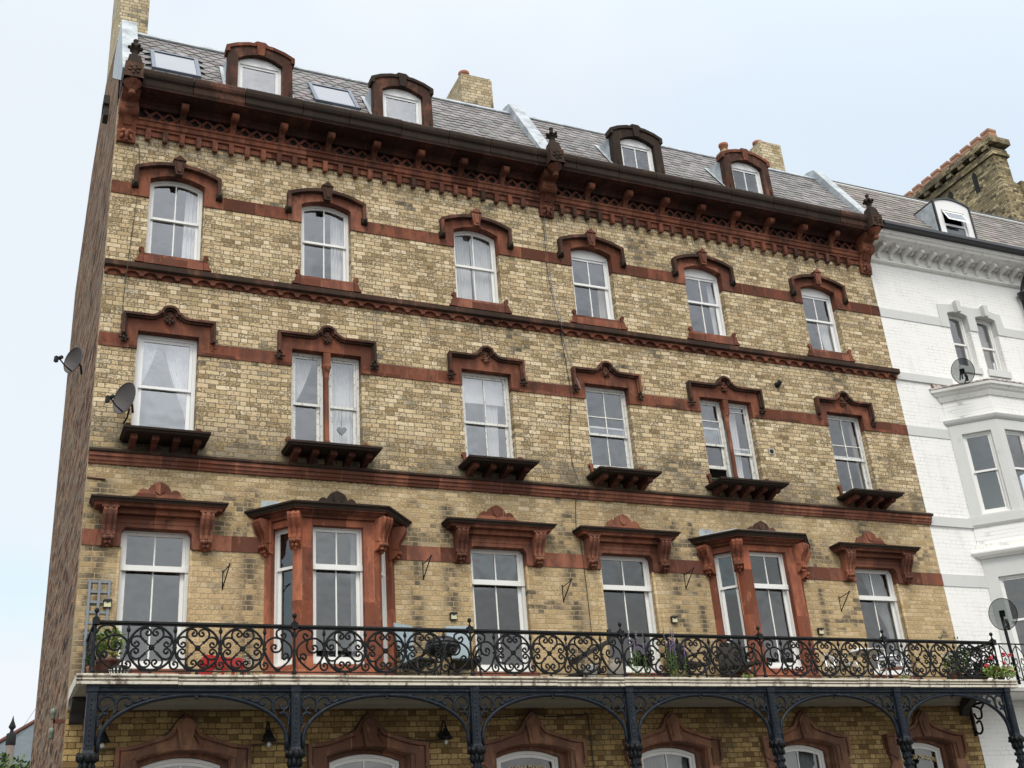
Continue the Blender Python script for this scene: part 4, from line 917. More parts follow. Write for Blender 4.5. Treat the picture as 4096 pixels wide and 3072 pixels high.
def noremesh(name, mb, m, parent):
    me = mb.mesh(name, m, recalc=False); return put(name, me, None, parent)
rf = put('roof', roofdeck(.02, XR), 'dark', B)
noremesh('slate_covering', slates(.28, 5.75, .235, .17, 'diamond', dh, 3), 'slate', rf)
noremesh('slate_covering', slates(5.75, 8.05, .225, .175, 'scallop', dh, 4), 'slate', rf)
noremesh('slate_covering', slates(8.35, XR-.12, .225, .175, 'scallop', dh, 5), 'slate', rf)
d = MB(); a, b_ = yz(SLOPE); 
xx = .15
while xx < XR-.3:
    L = random.uniform(1.2, 1.7); x2 = min(xx+L, XR-.1)
    d.prism([(a-.10, b_-.09), (a-.115, b_-.07), (a-.02, b_+.05), (a+.35, b_+.07), (a+.35, b_)], xx, x2-.01, 'yz'); xx = x2
put('ridge_flashing', d, 'lead', B)
def upstand(x0, x1, m='lead'):
    d = MB(); p0 = yz(.02); p1 = yz(SLOPE+.06); t = .17
    d.prism([(p0[0]-.829*t*.5, p0[1]+.559*t*.5), (p1[0]-.829*t, p1[1]+.559*t+.05), (p1[0]+.1, p1[1]+.22), (p1[0]+1.2, p1[1]+.22), (p1[0]+1.2, p1[1]-.2), (p0[0]+.1, p0[1]-.1)], x0, x1, 'yz')
    u_ = put('party_wall_coping', d, m, B)
    d = MB(); rnd = random.Random(int(x0*10))
    for k_ in range(9):
        s_ = .25+k_*.27; y_, z_ = yz(s_); x = x0+(.07 if k_ % 2 else x1-x0-.07); d.blob((x, y_-.829*t*(.5+.5*s_/2.6), z_+.559*t*(.5+.5*s_/2.6)), (.025, .012, .015), 6, 4)
    put('lead_clips', d, 'stone_lat', u_)
upstand(-.01, .27); upstand(8.05, 8.34); upstand(16.22, 16.48)
# skylights
for (x0, x1, s0, s1) in ((.50, 1.36, .47, 1.55), (3.47, 4.34, .53, 1.57)):
    def sp(x, s_, o): y_, z_ = yz(s_); return (x, y_-.829*o, z_+.559*o)
    d = MB(); fw = .07
    for a, b_, c, e in ((x0, x0+fw, s0, s1), (x1-fw, x1, s0, s1), (x0+fw, x1-fw, s1-fw, s1), (x0+fw, x1-fw, s0, s0+fw*.6)):
        vs = [sp(x, s_, o) for o in (.0, .07) for x, s_ in ((a, c), (b_, c), (b_, e), (a, e))]
        d.add(vs, [(0, 1, 2, 3), (4, 5, 6, 7), (0, 1, 5, 4), (1, 2, 6, 5), (2, 3, 7, 6), (3, 0, 4, 7)])
    M.setdefault('skyframe', simple('grey_blue_skylight_frame', (.13, .16, .21), .4))
    sk = put('skylight', d, 'skyframe', B)
    d = MB(); d.add([sp(x, s_, .055) for x, s_ in ((x0+fw, s0+.03), (x1-fw, s0+.03), (x1-fw, s1-fw), (x0+fw, s1-fw))], [(0, 1, 2, 3)]); put('pane', d, 'glass_sky', sk)
    d = MB(); d.add([sp(x, s_, .02) for x, s_ in ((x0+fw, s0+.03), (x1-fw, s0+.03), (x1-fw, s1-fw), (x0+fw, s1-fw))], [(0, 1, 2, 3)]); put('blind', d, 'net', sk)
# dormers
def dormer(cx, m1, m2, munt, parent=B):
    y0 = -.31
    hw = .61; ho = .41
    out = [(cx-hw, 8.33), (cx-hw+.02, 9.40), (cx-hw, 9.43), (cx-hw, 9.51), (cx-.44, 9.60), (cx-.22, 9.665), (cx-.13, 9.67), (cx-.07, 9.725), (cx+.07, 9.725), (cx+.13, 9.67), (cx+.22, 9.665), (cx+.44, 9.60), (cx+hw, 9.51), (cx+hw, 9.43), (cx+hw-.02, 9.40), (cx+hw, 8.33)]
    inn = [(cx+ho, 8.33)]+arc_top(cx, ho, 9.30, .15, cx+ho, cx-ho, 0, 10)+[(cx-ho, 8.33)]
    d = MB(); d.prism(out+inn, y0, y0+.16); dd = put('dormer', d, m1, parent)
    line = [(cx-hw-.005, 9.40), (cx-hw-.005, 9.515), (cx-.44, 9.605), (cx-.22, 9.67), (cx-.13, 9.675), (cx-.07, 9.73), (cx+.07, 9.73), (cx+.13, 9.675), (cx+.22, 9.67), (cx+.44, 9.605), (cx+hw+.005, 9.515), (cx+hw+.005, 9.40)]
    bod = [(cx-hw+.06, 9.0), (cx-hw+.06, 9.44), (cx-.44, 9.54), (cx-.25, 9.60), (cx+.25, 9.60), (cx+.44, 9.54), (cx+hw-.06, 9.44), (cx+hw-.06, 9.0)]
    put('lead_barrel', MB().prism(bandpoly(bod, .0, .03), y0+.16, .55), 'lead', dd)
    d = MB(); d.prism(bandpoly(line, -.02, .05), y0-.03, y0+.20); put('dormer_hood', d, m2, dd)
    d = MB(); d.prism([(cx-.06, 9.43), (cx+.06, 9.43), (cx+.085, 9.70), (cx-.085, 9.70)], y0-.045, y0); put('keystone', d, m2, dd)
    d = MB()
    for s_ in (-1, 1):
        d.prism([(y0+.10, 8.33), (y0+.10, 9.45), (.42, 9.45), (-.38, 8.33)], cx+s_*(hw-.07), cx+s_*(hw-.03), 'yz')
        a = yz(.05); e = yz(1.42); x = cx+s_*(hw+.06)
        d.add([(cx+s_*(hw-.04), a[0]-.04, a[1]+.03), (cx+s_*(hw+.05), a[0]-.04, a[1]+.03), (cx+s_*(hw+.03), e[0]-.04, e[1]+.03), (cx+s_*(hw-.04), e[0]-.04, e[1]+.03)], [(0, 1, 2, 3)])
    put('lead_cheek', d, 'lead', dd)
    d = MB(); d.box(cx-ho, cx+ho, .28, .3, 8.4, 9.5); put('room_back', d, 'interior', dd)
    w = window(dd, cx-ho+.004, cx+ho-.004, 8.36, 9.44, y0+.10, (cx, ho, 9.297, .148), mid=8.55 if munt else 8.45, munt=munt, m='upvc', infill=9.31, fw=.05, sw=.05, gl='glass' if munt else 'glass_pale')
    return dd
dormer(DOR[0], 'stone_mid', 'stone', False); dormer(DOR[1], 'stone_mid', 'stone_dark', False); dormer(DOR[2], 'stone_dark', 'stone_dark', True); dormer(DOR[3], 'stone_mid', 'stone', True)
# chimneys
def pot(r=.11, h=.32):
    return MB().lathe([(r, 0), (r*.95, h*.75), (r*1.15, h*.8), (r*1.2, h), (r*.9, h), (r*.85, h*.6)], (0, 0, 0), 14)
potm = pot().mesh('chimney_pot', M['terracotta'])
d = MB(); d.box(.0, .565, 2.0, 4.6, 9.5, 14.6); put('chimney', d, 'brick_ch', B)
d = MB(); d.box(7.43, 8.20, 2.0, 3.15, 9.8, 12.18); d.box(7.45, 8.18, 2.03, 3.12, 12.18, 12.24); d.box(7.40, 8.0, 3.15, 3.9, 9.8, 11.85); ch = put('chimney', d, 'brick_ch', B)
for p in ((7.60, 2.2, 12.08), (8.0, 2.4, 12.04), (7.55, 3.35, 11.65)): put('chimney_pot', potm, None, ch, p)
d = MB(); d.box(15.66, 16.32, 2.0, 2.75, 9.8, 12.2); d.box(15.55, 16.32, 2.75, 4.6, 9.8, 12.0); ch = put('chimney', d, 'brick_ch', B)
d = MB(); d.box(15.05, 15.75, 2.7, 3.1, 9.8, 12.32); d.box(15.05, 15.6, 3.1, 4.6, 9.8, 12.3); ch2 = put('chimney', d, 'brick_ch', B)
for p in ((15.80, 2.25, 12.02), (15.70, 3.05, 12.0)): put('chimney_pot', potm, None, ch, p)
for p in ((15.22, 2.9, 12.28), (15.2, 3.9, 12.3)): put('chimney_pot', potm, None, ch2, p)
put('aerial_mast', MB().tube([(6.9, 2.0, 10.4), (6.86, 2.0, 11.2)], .02, 6).blob((6.86, 2., 10.8), .05), 'dark', ch)
d = MB(); d.box(-.12, .0, 2.6, 3.0, 9.95, 10.15); d.box(-.10, .0, 2.65, 2.95, 9.7, 9.95); put('projecting_timber', d, 'dark_wood', B)

# ================================================================== white neighbour
Wb = empty('white_terrace', (19.6, 3, GZ), 'white painted brick terrace house with grey trim and canted bay beside the buff terrace', 'building')
WX0, WX1 = 16.362, 24.5; WC = 19.13
hs = []
for a, b_ in ((18.39, 19.0), (19.24, 19.87)): hs.append([(a, 5.0), (b_, 5.0)]+arc_top((a+b_)/2, (b_-a)/2, 6.53, .07, b_, a, 0, 6))
hs.append(rect(WC-1.5, WC+1.5, -2.0, 4.0))
d = MB(); d.prism(rect(WX0, WX1, GZ, 8.0), .012, .26, holes=hs); put('painted_brick_wall', d, 'brick_white', Wb)
it = MB()
for z in (-2.4, 1.0, 4.6, 8.0): it.box(WX0+.1, WX1, .27, 4.4, z, z+.2)
it.box(WX0+.1, WX1, 4.4, 4.5, GZ, 8.2); it.box(WX0+.02, WX0+.1, .28, 4.4, GZ, 8.2); put('room_interior', it, 'interior', Wb)
def wband(z0, z1, gaps, y=-.004):
    x = WX0
    for a, b_ in sorted(gaps)+[(WX1, WX1)]:
        if a > x: put('grey_band', MB().box(x, a, y, .03, z0, z1), 'white_trim', Wb)
        x = b_
wband(6.15, 6.37, [(18.15, 20.1)]); wband(4.60, 4.78, [(18.0, 20.2)], -.03); wband(2.63-.0, 2.63+.24, [(WC-1.6, WC+1.6)]) if False else None
wband(3.29, 3.51, [(WC-1.6, WC+1.6)]); wband(1.27, 1.47, [(WC-1.58, WC+1.58)], -.03); wband(.0, .25, [(WC-1.58, WC+1.58)])
d = MB(); d.prism([(18.13, 6.15), (18.15, 6.73), (18.69, 6.79), (19.12, 6.765), (19.56, 6.79), (20.08, 6.70), (20.14, 6.15), (19.87-.004, 6.15)]+arc_top(19.555, .315, 6.53, .065, 19.866, 19.244, 0, 6)+[(19.244, 6.15), (18.996, 6.15)]+arc_top(18.695, .305, 6.53, .065, 18.996, 18.394, 0, 6)+[(18.394, 6.15)], -.012, .16); su = put('window_surround', d, 'white_trim', Wb)
for c in (18.70, 19.55): put('keystone', MB().prism([(c-.05, 6.56), (c+.05, 6.56), (c+.07, 6.84), (c-.07, 6.84)], -.12, -.012), 'white_trim', su)
for a, b_ in ((18.39, 19.0), (19.24, 19.87)):
    window(Wb, a+.01, b_-.01, 5.18, 6.58, .14, ((a+b_)/2, (b_-a)/2, 6.52, .07), mid=5.83, munt=False, fw=.05, sw=.035)
    put('window_sill', MB().box(a-.03, b_+.03, -.03, .14, 5.02, 5.18), 'white_trim', Wb)
# cornice with modillions
d = MB()
d.prism([(.02, 7.65), (-.06, 7.65), (-.07, 7.61), (-.03, 7.58), (.02, 7.58)], WX0, WX1, 'yz'); d.prism([(.02, 7.99), (-.34, 7.99), (-.38, 8.02), (-.44, 8.02), (-.46, 8.07), (-.50, 8.08), (-.52, 8.14), (-.52, 8.17), (.02, 8.17)], WX0+.05, WX1, 'yz')
co = put('cornice', d, 'white_wall_trim', Wb)
d = MB(); d.prism([(.01, 7.70), (-.03, 7.72), (-.07, 7.83), (-.15, 7.88), (-.30, 7.895), (-.30, 7.988), (.01, 7.988)], -.042, .042, 'yz'); mo = d.mesh('modillion', M['white_wall_trim'])
d = MB(); d.prism([(.01, 7.93), (-.10, 7.93), (-.12, 7.96), (-.12, 7.988), (.01, 7.988)], -.04, .04, 'yz'); mo2 = d.mesh('dentil', M['white_wall_trim'])
x = 16.70
while x < 22:
    put('modillion', mo, None, co, (x, 0, 0))
    for k_ in (.125, .25): put('dentil', mo2, None, co, (x+k_, 0, 0))
    x += .375
d = MB(); d.prism([(-.52, 8.18), (-.66, 8.18), (-.68, 8.22), (-.67, 8.30), (-.52, 8.31)], WX0+.1, WX1, 'yz'); put('gutter', d, 'black', Wb)
d = MB(); d.tube(catmull([(20.95, -.58, 8.15), (20.95, -.5, 7.95), (20.95, -.2, 7.6), (20.92, -.12, 7.35)], 4), .05, 8); d.lathe([(.05, -.2), (.10, -.12), (.13, 0), (.14, .02)], (20.92, -.14, 7.35), 10); d.tube([(20.92, -.1, 7.2), (20.92, -.1, GZ)], .055, 8); put('drainpipe', d, 'black', Wb)
rf = put('roof', roofdeck(WX0+.01, WX1), 'dark', Wb)
noremesh('slate_covering', slates(16.5, WX1, .24, .17, 'rect', [(18.5, 19.65, -1, 1.3)], 8), 'slate_w', rf)
d = MB(); a, b_ = yz(SLOPE); d.prism([(a-.10, b_-.10), (a-.12, b_-.07), (a-.02, b_+.03), (a+.35, b_+.05), (a+.35, b_)], 16.5, WX1, 'yz'); put('ridge_flashing', d, 'white_wall_trim', Wb)
d = MB(); d.tube([(16.5, a+.05, b_+.07), (WX1, a+.05, b_+.07)], .05, 8); put('ridge_roll', d, 'black', Wb)
# dormer
cx = 19.06; y0 = -.34
out = [(cx-.58, 8.31)]+arc_top(cx, .58, 9.43, .15, cx-.58, cx+.58, 0, 12)+[(cx+.58, 8.31)]
inn = [(cx+.54, 8.31)]+arc_top(cx, .54, 9.415, .125, cx+.54, cx-.54, 0, 12)+[(cx-.54, 8.31)]
d = MB(); d.prism(out+inn, y0-.03, .4); dd = put('dormer', d, 'black', Wb)
d = MB(); d.prism([(cx-.54, 8.31)]+arc_top(cx, .54, 9.415, .125, cx-.54, cx+.54, 0, 12)+[(cx+.54, 8.31)], y0, y0+.06, holes=[rect(cx-.36, cx+.36, 8.34, 9.22)]); put('dormer_front', d, 'upvc', dd)
d = MB(); d.prism(rect(cx-.36, cx+.36, 8.34, 9.22), y0+.03, y0+.08, holes=[rect(cx-.30, cx+.30, 8.40, 8.80), rect(cx-.30, cx+.30, 8.86, 9.16)]); put('window_frame', d, 'upvc', dd)
put('pane', MB().sheet(rect(cx-.30, cx+.30, 8.40, 8.80), y0+.05), 'glass_low', dd)
d = MB(); hz = 9.18; dep = .13; dz = -.31
d.v = []; 
def hing(x, t): return (x, y0-.01-dep*t, hz+dz*t)
for a, b_, c, e in ((-.33, -.28, 0, 1), (.28, .33, 0, 1), (-.28, .28, 0, .12), (-.28, .28, .85, 1)):
    vs = [hing(cx+a, c), hing(cx+b_, c), hing(cx+b_, e), hing(cx+a, e)]; vs += [(p[0], p[1]+.02, p[2]+.03) for p in vs]
    d.add(vs, [(0, 1, 2, 3), (4, 5, 6, 7), (0, 1, 5, 4), (1, 2, 6, 5), (2, 3, 7, 6), (3, 0, 4, 7)])
vt = put('open_vent', d, 'upvc', dd)
d = MB(); d.add([hing(cx-.28, .1), hing(cx+.28, .1), hing(cx+.28, .9), hing(cx-.28, .9)], [(0, 1, 2, 3)]); d.v = [(p[0], p[1]+.01, p[2]+.015) for p in d.v]; put('vent_pane', d, 'glass_sky', dd)
d = MB()
for s_ in (-1, 1): d.prism([(y0+.02, 8.31), (y0+.02, 9.38), (.38, 9.38), (-.37, 8.31)], cx+s_*.56, cx+s_*.585, 'yz')
put('lead_cheek', d, 'lead', dd); put('room_back', MB().box(cx-.5, cx+.5, .3, .32, 8.4, 9.4), 'interior_dark', dd)
# long chimney stack with its row of pots
d = MB(); cx0, cx1 = 24.22, 24.95
d.box(cx0+.02, cx1-.02, 2.05, 7.6, 9.5, 12.75)
d.add([(cx0+.02, 2.05, 12.75), (cx1-.02, 2.05, 12.75), (cx1-.02, 7.6, 12.75), (cx0+.02, 7.6, 12.75), (cx0+.10, 2.15, 12.95), (cx1-.10, 2.15, 12.95), (cx1-.10, 7.5, 12.95), (cx0+.10, 7.5, 12.95)], [(0, 1, 5, 4), (1, 2, 6, 5), (2, 3, 7, 6), (3, 0, 4, 7)])
d.box(cx0+.10, cx1-.10, 2.15, 7.5, 12.95, 13.78); d.box(cx0+.03, cx1-.03, 2.08, 7.56, 13.78, 13.87)
d.box(cx0+.06, cx1-.06, 2.11, 7.54, 13.87, 14.02); d.box(cx0-.04, cx1+.04, 2.0, 7.62, 14.16, 14.36)
d.box(cx1, cx1+1.2, 2.0, 3.2, 9.5, 12.9)
for k_ in range(11):
    yy = 2.2+k_*.49; d.box(cx0-.02, cx0+.1, yy, yy+.2, 14.02, 14.16)
ch = put('chimney', d, 'brick_soot', Wb)
d = MB()
for yy in (2.9, 3.9, 4.9, 5.9): d.prism([(yy, 13.0), (yy, 13.6), (yy+.08, 13.7), (yy+.16, 13.6), (yy+.16, 13.0)], cx0+.085, cx0+.10, 'yz')
put('panel_shade_plate', d, 'dark', ch)  # dark plates on the stack face, painted as the shade of sunk panels
d = MB(); d.add([(sx*.16*(1-.12*t), sy*.16*(1-.12*t), t*.30) for t in (0, 1) for sx, sy in ((-1, -1), (1, -1), (1, 1), (-1, 1))], [(0, 1, 2, 3), (4, 5, 6, 7), (0, 1, 5, 4), (1, 2, 6, 5), (2, 3, 7, 6), (3, 0, 4, 7)])
d.box(-.16, .16, -.16, .16, .23, .31); sq = d.mesh('chimney_pot', M['pot_orange'])
for k_ in range(13): put('chimney_pot', sq, None, ch, ((cx0+cx1)/2-.12, 2.22+k_*.425, 14.36))
# canted bay of the white house
bs = empty('bay_window', (WC, 0, -2.1)); bs.parent = Wb; bs.location = Vector((WC, 0, -2.1))-WL[Wb]
PW = [(WC-1.58, 0), (WC-.84, -.66), (WC+.84, -.66), (WC+1.58, 0)]
def wface(p0, p1, ops, z0, z1, m):
    dx, dy = p1[0]-p0[0], p1[1]-p0[1]; L = math.hypot(dx, dy); t = (dx/L, dy/L); nr = (t[1], -t[0])
    d = MB(); d.prism(rect(0, L, z0, z1), 0, .14, holes=[rect(*o) for o in ops])
    d.v = [(p0[0]+t[0]*v[0]-nr[0]*v[1], p0[1]+t[1]*v[0]-nr[1]*v[1], v[2]) for v in d.v]
    put('bay_wall', d, m, bs)
    for o in ops:
        w = window(bs, o[0]-.01, o[1]+.01, o[2]-.01, o[3]+.01, .07, mid=(o[2]+o[3])/2+.05, munt=False, gl='glass' if o[2] > 0 else 'glass_low', fw=.055, sw=.035)
        w.rotation_euler = (0, 0, math.atan2(dy, dx)); w.location = Vector((p0[0], p0[1], 0))-WL[bs]
L1 = math.hypot(.74, .66)
for (p0, p1, ops) in ((PW[0], PW[1], [(.24, L1-.16)]), (PW[1], PW[2], [(.17, .76), (.92, 1.51)]), (PW[2], PW[3], [(.16, L1-.24)])):
    wface(p0, p1, [(a, b_, 1.54, 3.36) for a, b_ in ops], 1.27, 3.62, 'white_trim'); wface(p0, p1, [(a, b_, -1.7, .20) for a, b_ in ops], -2.1, .62, 'white_trim')
    wface(p0, p1, [], 3.62, 4.2, 'brick_white'); wface(p0, p1, [], .70, 1.27, 'brick_white')
def wsweep(nm, pr, m='white_trim'):
    d = MB(); d.sweep(pr, PW); return put(nm, d, m, bs)
wsweep('sill_band', [(-.02, 1.27), (.02, 1.27), (.05, 1.32), (.05, 1.50), (-.02, 1.50)])
wsweep('bay_moulding', [(-.02, 3.60), (.02, 3.60), (.05, 3.64), (.07, 3.69), (.07, 3.71), (-.02, 3.73)])
wsweep('bay_cornice', [(-.02, 4.15), (.03, 4.15), (.06, 4.22), (.07, 4.26), (.11, 4.29), (.13, 4.34), (.17, 4.36), (.18, 4.42), (-.02, 4.43)], 'white_wall_trim')
wsweep('cornice_cap', [(-.6, 4.431), (.19, 4.431), (.19, 4.46), (-.6, 4.50)], 'peel_bay')
wsweep('lower_cornice', [(-.02, .60), (.04, .60), (.07, .63), (.13, .65), (.16, .70), (.16, .73), (.12, .76), (.06, .80), (.05, .90), (-.02, .92)], 'white_wall_trim')
d = MB(); d.prism([(PW[0][0]-.25, 0), (PW[0][0]-.25, 0.0), (PW[1][0], PW[1][1]), (PW[2][0], PW[2][1]), (PW[3][0], 0)], 4.40, 4.44, 'xy'); put('bay_roof', d, 'lead', bs)
put('flaking_patch', MB().prism([(17.36, 4.46), (17.36, 4.62), (17.9, 4.60), (18.0, 4.52), (17.5, 4.38)], -.012, 0.), 'peel_bay', Wb)
put('bay_base', MB().prism([PW[0], PW[1], PW[2], PW[3]], -2.12, -2.08, 'xy'), 'white_trim', bs)
# its balcony
d = MB(); d.box(16.42, 22, -.95, 0, -2.26, -2.14); d.prism([(-.95, -2.14), (-1.0, -2.15), (-1.0, -2.2), (-.97, -2.26), (-.9, -2.26), (-.9, -2.14)], 16.40, 22, 'yz'); bsl = put('balcony_slab', d, 'white_wall_trim', Wb)
d = MB(); y = -.92; zt = -1.36
d.box(16.45, 22, y-.02, y+.02, zt-.02, zt); d.box(16.45, 22, y-.012, y+.012, -2.06, -2.05); d.box(16.43, 16.47, y, 0, zt-.02, zt)
for k_ in range(10):
    x = 16.47+k_*.42
    d.tube([(x, y, -2.13), (x, y, zt)], .012, 5)
    for s_ in (-1, 1):
        c = [(0, 0), (.10, -.10), (.17, -.26), (.13, -.36), (.05, -.33), (.07, -.24), (.11, -.28)]
        d.tube([(q.x, y, q.y) for q in catmull([(x+.21+s_*(a-.21), zt-.04+b_, 0) for a, b_ in c], 3)], .010, 5)
        c = [(.02, -.66), (.14, -.58), (.17, -.46), (.10, -.40), (.04, -.46), (.08, -.52)]
        d.tube([(q.x, y, q.y) for q in catmull([(x+.21+s_*(a-.21), zt-.02+b_, 0) for a, b_ in c], 3)], .010, 5)
    d.blob((x+.21, y, zt-.38), .025)
put('balcony_railing', d, 'iron_blue', Wb)
d = MB()
for x in (18.15,):
    for c in ([(0, -.05), (-.02, -.5), (-.12, -.62), (-.22, -.55), (-.2, -.4), (-.1, -.42)], [(0, -.05), (-.15, -.1), (-.3, -.2), (-.26, -.34), (-.14, -.34), (-.1, -.24)], [(-.3, -.2), (-.45, -.05)]): d.tube(catmull([(x, p[0], p[1]-2.26) for p in c], 5), .035, 6)
put('wall_bracket', d, 'iron', Wb)

# ================================================================== ground
gr = MB(); gr.add([(-400, -400, GZ-.02), (400, -400, GZ-.02), (400, 400, GZ-.02), (-400, 400, GZ-.02)], [(0, 1, 2, 3)]); tag(put('ground', gr, 'paving'), kind='structure')
gr = MB(); gr.add([(-400, -60, GZ-.012), (400, -60, GZ-.012), (400, -6, GZ-.012), (-400, -6, GZ-.012)], [(0, 1, 2, 3)]); tag(put('road', gr, 'asphalt'), kind='structure')
tag(put('pavement', MB().box(-60, 60, -6, -.01, GZ-.01, GZ+.11), 'paving'), kind='structure')

# ================================================================== free standing things
def curtain(i, xt0, xt1, xb0, xb1, z0, z1, label, y=.30, m='net', tie=None, group='curtains hanging inside the windows'):
    d = MB(); n = 40; rows = 14; vs = []
    for r in range(rows+1):
        t = r/rows; z = z1+(z0-z1)*t
        if tie is not None:
            q = t if t < tie else tie; u_ = (q/tie)**1.6; a = xt0+(xb0-xt0)*u_; b_ = xt1+(xb1-xt1)*u_
        else: a = xt0+(xb0-xt0)*t; b_ = xt1+(xb1-xt1)*t
        for k_ in range(n+1):
            s_ = k_/n; vs.append((a+(b_-a)*s_, y+.022*math.sin(s_*2*PI*max(3, (xt1-xt0)*16))+.006*math.sin(5*t+s_*9), z))
    fs = [(r*(n+1)+k_, r*(n+1)+k_+1, (r+1)*(n+1)+k_+1, (r+1)*(n+1)+k_) for r in range(rows) for k_ in range(n)]
    cx = (xt0+xt1)/2; d.add([(v[0]-cx, v[1]-y, v[2]-z0) for v in vs], fs, True)
    o = put('curtain', d.mesh('curtain', M[m], False), None, None, (cx, y, z0)); return tag(o, label, 'curtain', group)
c = F4[0]
curtain(0, c-.42, c-.33, c-.42, c-.41, 5.1, 6.95, 'narrow white curtain edge at left of the leftmost top storey window')
curtain(0, c+.20, c+.42, c+.16, c+.42, 5.1, 6.95, 'white curtain at right of the leftmost top storey window')
c = F4[1]; curtain(0, c+.16, c+.43, c+.16, c+.43, 5.1, 6.95, 'pleated white curtain at right of the second top storey window')
c = F4[2]; curtain(0, c-.0, c+.43, c+.02, c+.38, 5.1, 6.95, 'pleated net curtain over right half of the third top storey window'); curtain(0, c-.43, c+.02, c-.43, c+.02, 5.1, 6.95, 'flat pale net over left half of the third top storey window', y=.36)
c = F4[3]; curtain(0, c+.25, c+.42, c+.22, c+.42, 5.1, 5.9, 'pale curtain low at right of the fourth top storey window', m='net_warm')
c = F4[4]; curtain(0, c+.28, c+.42, c+.28, c+.42, 5.1, 6.4, 'pale curtain at right of the fifth top storey window')
c = F4[5]; curtain(0, c+.10, c+.42, c+.18, c+.42, 5.1, 5.9, 'pale curtain at right of the rightmost top storey window')
c = F3[0][0]; curtain(0, c-.42, c-.08, c-.42, c-.38, 1.8, 3.85, 'white curtain tied back to the left behind the large plastic framed window', tie=.55); curtain(0, c-.05, c+.42, c+.36, c+.42, 1.8, 3.85, 'white curtain tied back to the right behind the large plastic framed window', tie=.75)
c = F3[1][0]; curtain(0, c-.57, c-.14, c-.57, c-.52, 1.8, 3.85, 'white curtain swept left in the left light of the leftmost twin window', tie=.6); curtain(0, c+.05, c+.58, c+.05, c+.58, 1.8, 3.85, 'white net filling the right light of the leftmost twin window')
c = F3[2][0]; curtain(0, c+.02, c+.32, c+.06, c+.26, 1.8, 3.85, 'gathered white curtain under the blind of the third middle storey window'); 
bl = MB().box(-.44, .44, 0, .01, -.5, .2); tag(put('roller_blind', bl, 'net', None, (c, .24, 3.56)), 'white roller blind half down in the third middle storey window', 'blind')
c = F3[4][0]; curtain(0, c+.08, c+.42, c+.08, c+.38, 1.8, 3.5, 'white pleated curtain in the right light of the twin window with open sash')
c = F3[5][0]; curtain(0, c+.33, c+.43, c+.35, c+.43, 1.8, 3.5, 'dark beige curtain edge in the rightmost middle storey window', m='net_warm')
c = F2[3][0]; curtain(0, c-.45, c-.24, c-.46, c-.44, -.9, .6, 'white lace curtain at left of the rightmost balcony window', tie=.9); curtain(0, c-.12, c+.46, c+.30, c+.46, -1.75, .6, 'white lace curtain tied back right of the rightmost balcony window', tie=.62)
c = BAY[0]; curtain(0, c+.27, c+.38, c+.25, c+.38, -1.7, .5, 'pale curtain edge inside the left stone bay', y=-.2)
for i, c in ((3, GFX[3]), (4, GFX[4])): curtain(0, c-.5, c+.5, c-.5, c+.5, -4.2, -2.8, 'grey net curtain in the arched ground floor window %s' % ('under the fourth column arch' if i == 3 else 'under the fifth column arch'), y=.42)
for a, b_, l in ((19.30, 19.62, 'left'), (19.62, 19.8, 'right')): curtain(0, a, b_, a+(.1 if l == 'left' else 0), b_, 5.2, 6.8, 'beige striped curtain %s side of the right white house upper window' % l, y=.32, m='net_warm')
# heart on a ribbon
d = MB(); hp = []
for k_ in range(24):
    t = 2*PI*k_/24; hp.append((.075*math.sin(t)**3*1.1, .0055*(13*math.cos(t)-5*math.cos(2*t)-2*math.cos(3*t)-math.cos(4*t))))
d.prism([(a, b_-.09) for a, b_ in hp], -.012, .012); h = put('hanging_heart', d, 'grey_wood', None, (F3[1][0]+.30, .18, 2.35)); tag(h, 'small grey heart ornament hanging in the right light of the leftmost twin window', 'ornament')
put('ribbon', MB().tube([(0, 0, -.02), (0, 0, .3)], .004, 5), 'net_warm', h, (F3[1][0]+.30, .18, 2.35))
# houseplant in the open sash, dark box in another
def foliage(d, c, r, n, w=.03, l=.09, flat=False):
    for _ in range(n):
        a = random.uniform(0, 2*PI); e = random.uniform(-.3, 1.2); q = random.random()**.5
        p = (c[0]+r[0]*q*math.cos(a), c[1]+r[1]*q*math.sin(a)*random.uniform(.5, 1), c[2]+r[2]*random.uniform(-1, 1)*(1-q*.5))
        d.leaf(p, (math.cos(a), math.sin(a), e), w*random.uniform(.6, 1.3), l*random.uniform(.6, 1.3))
    return d
hp_ = put('houseplant', foliage(MB(), (0, 0, .1), (.22, .08, .08), 130, .022, .08), 'leaf', None, (F3[3][0]-.15, .10, 1.78)); tag(hp_, 'green houseplant leaves poking under the raised sash of the fourth middle storey window', 'plant')
bx = put('storage_box', MB().prism([(-.16, 0), (.16, 0), (.14, .22), (-.14, .22)], -.12, .12), 'dark', None, (F3[4][0]-.32, .40, 1.78)); tag(bx, 'dark box standing behind the raised left sash of the twin window', 'box')
put('lid', MB().box(-.15, .15, -.13, .13, .22, .25), 'leaf_dark', bx, (F3[4][0]-.32, .40, 1.78))

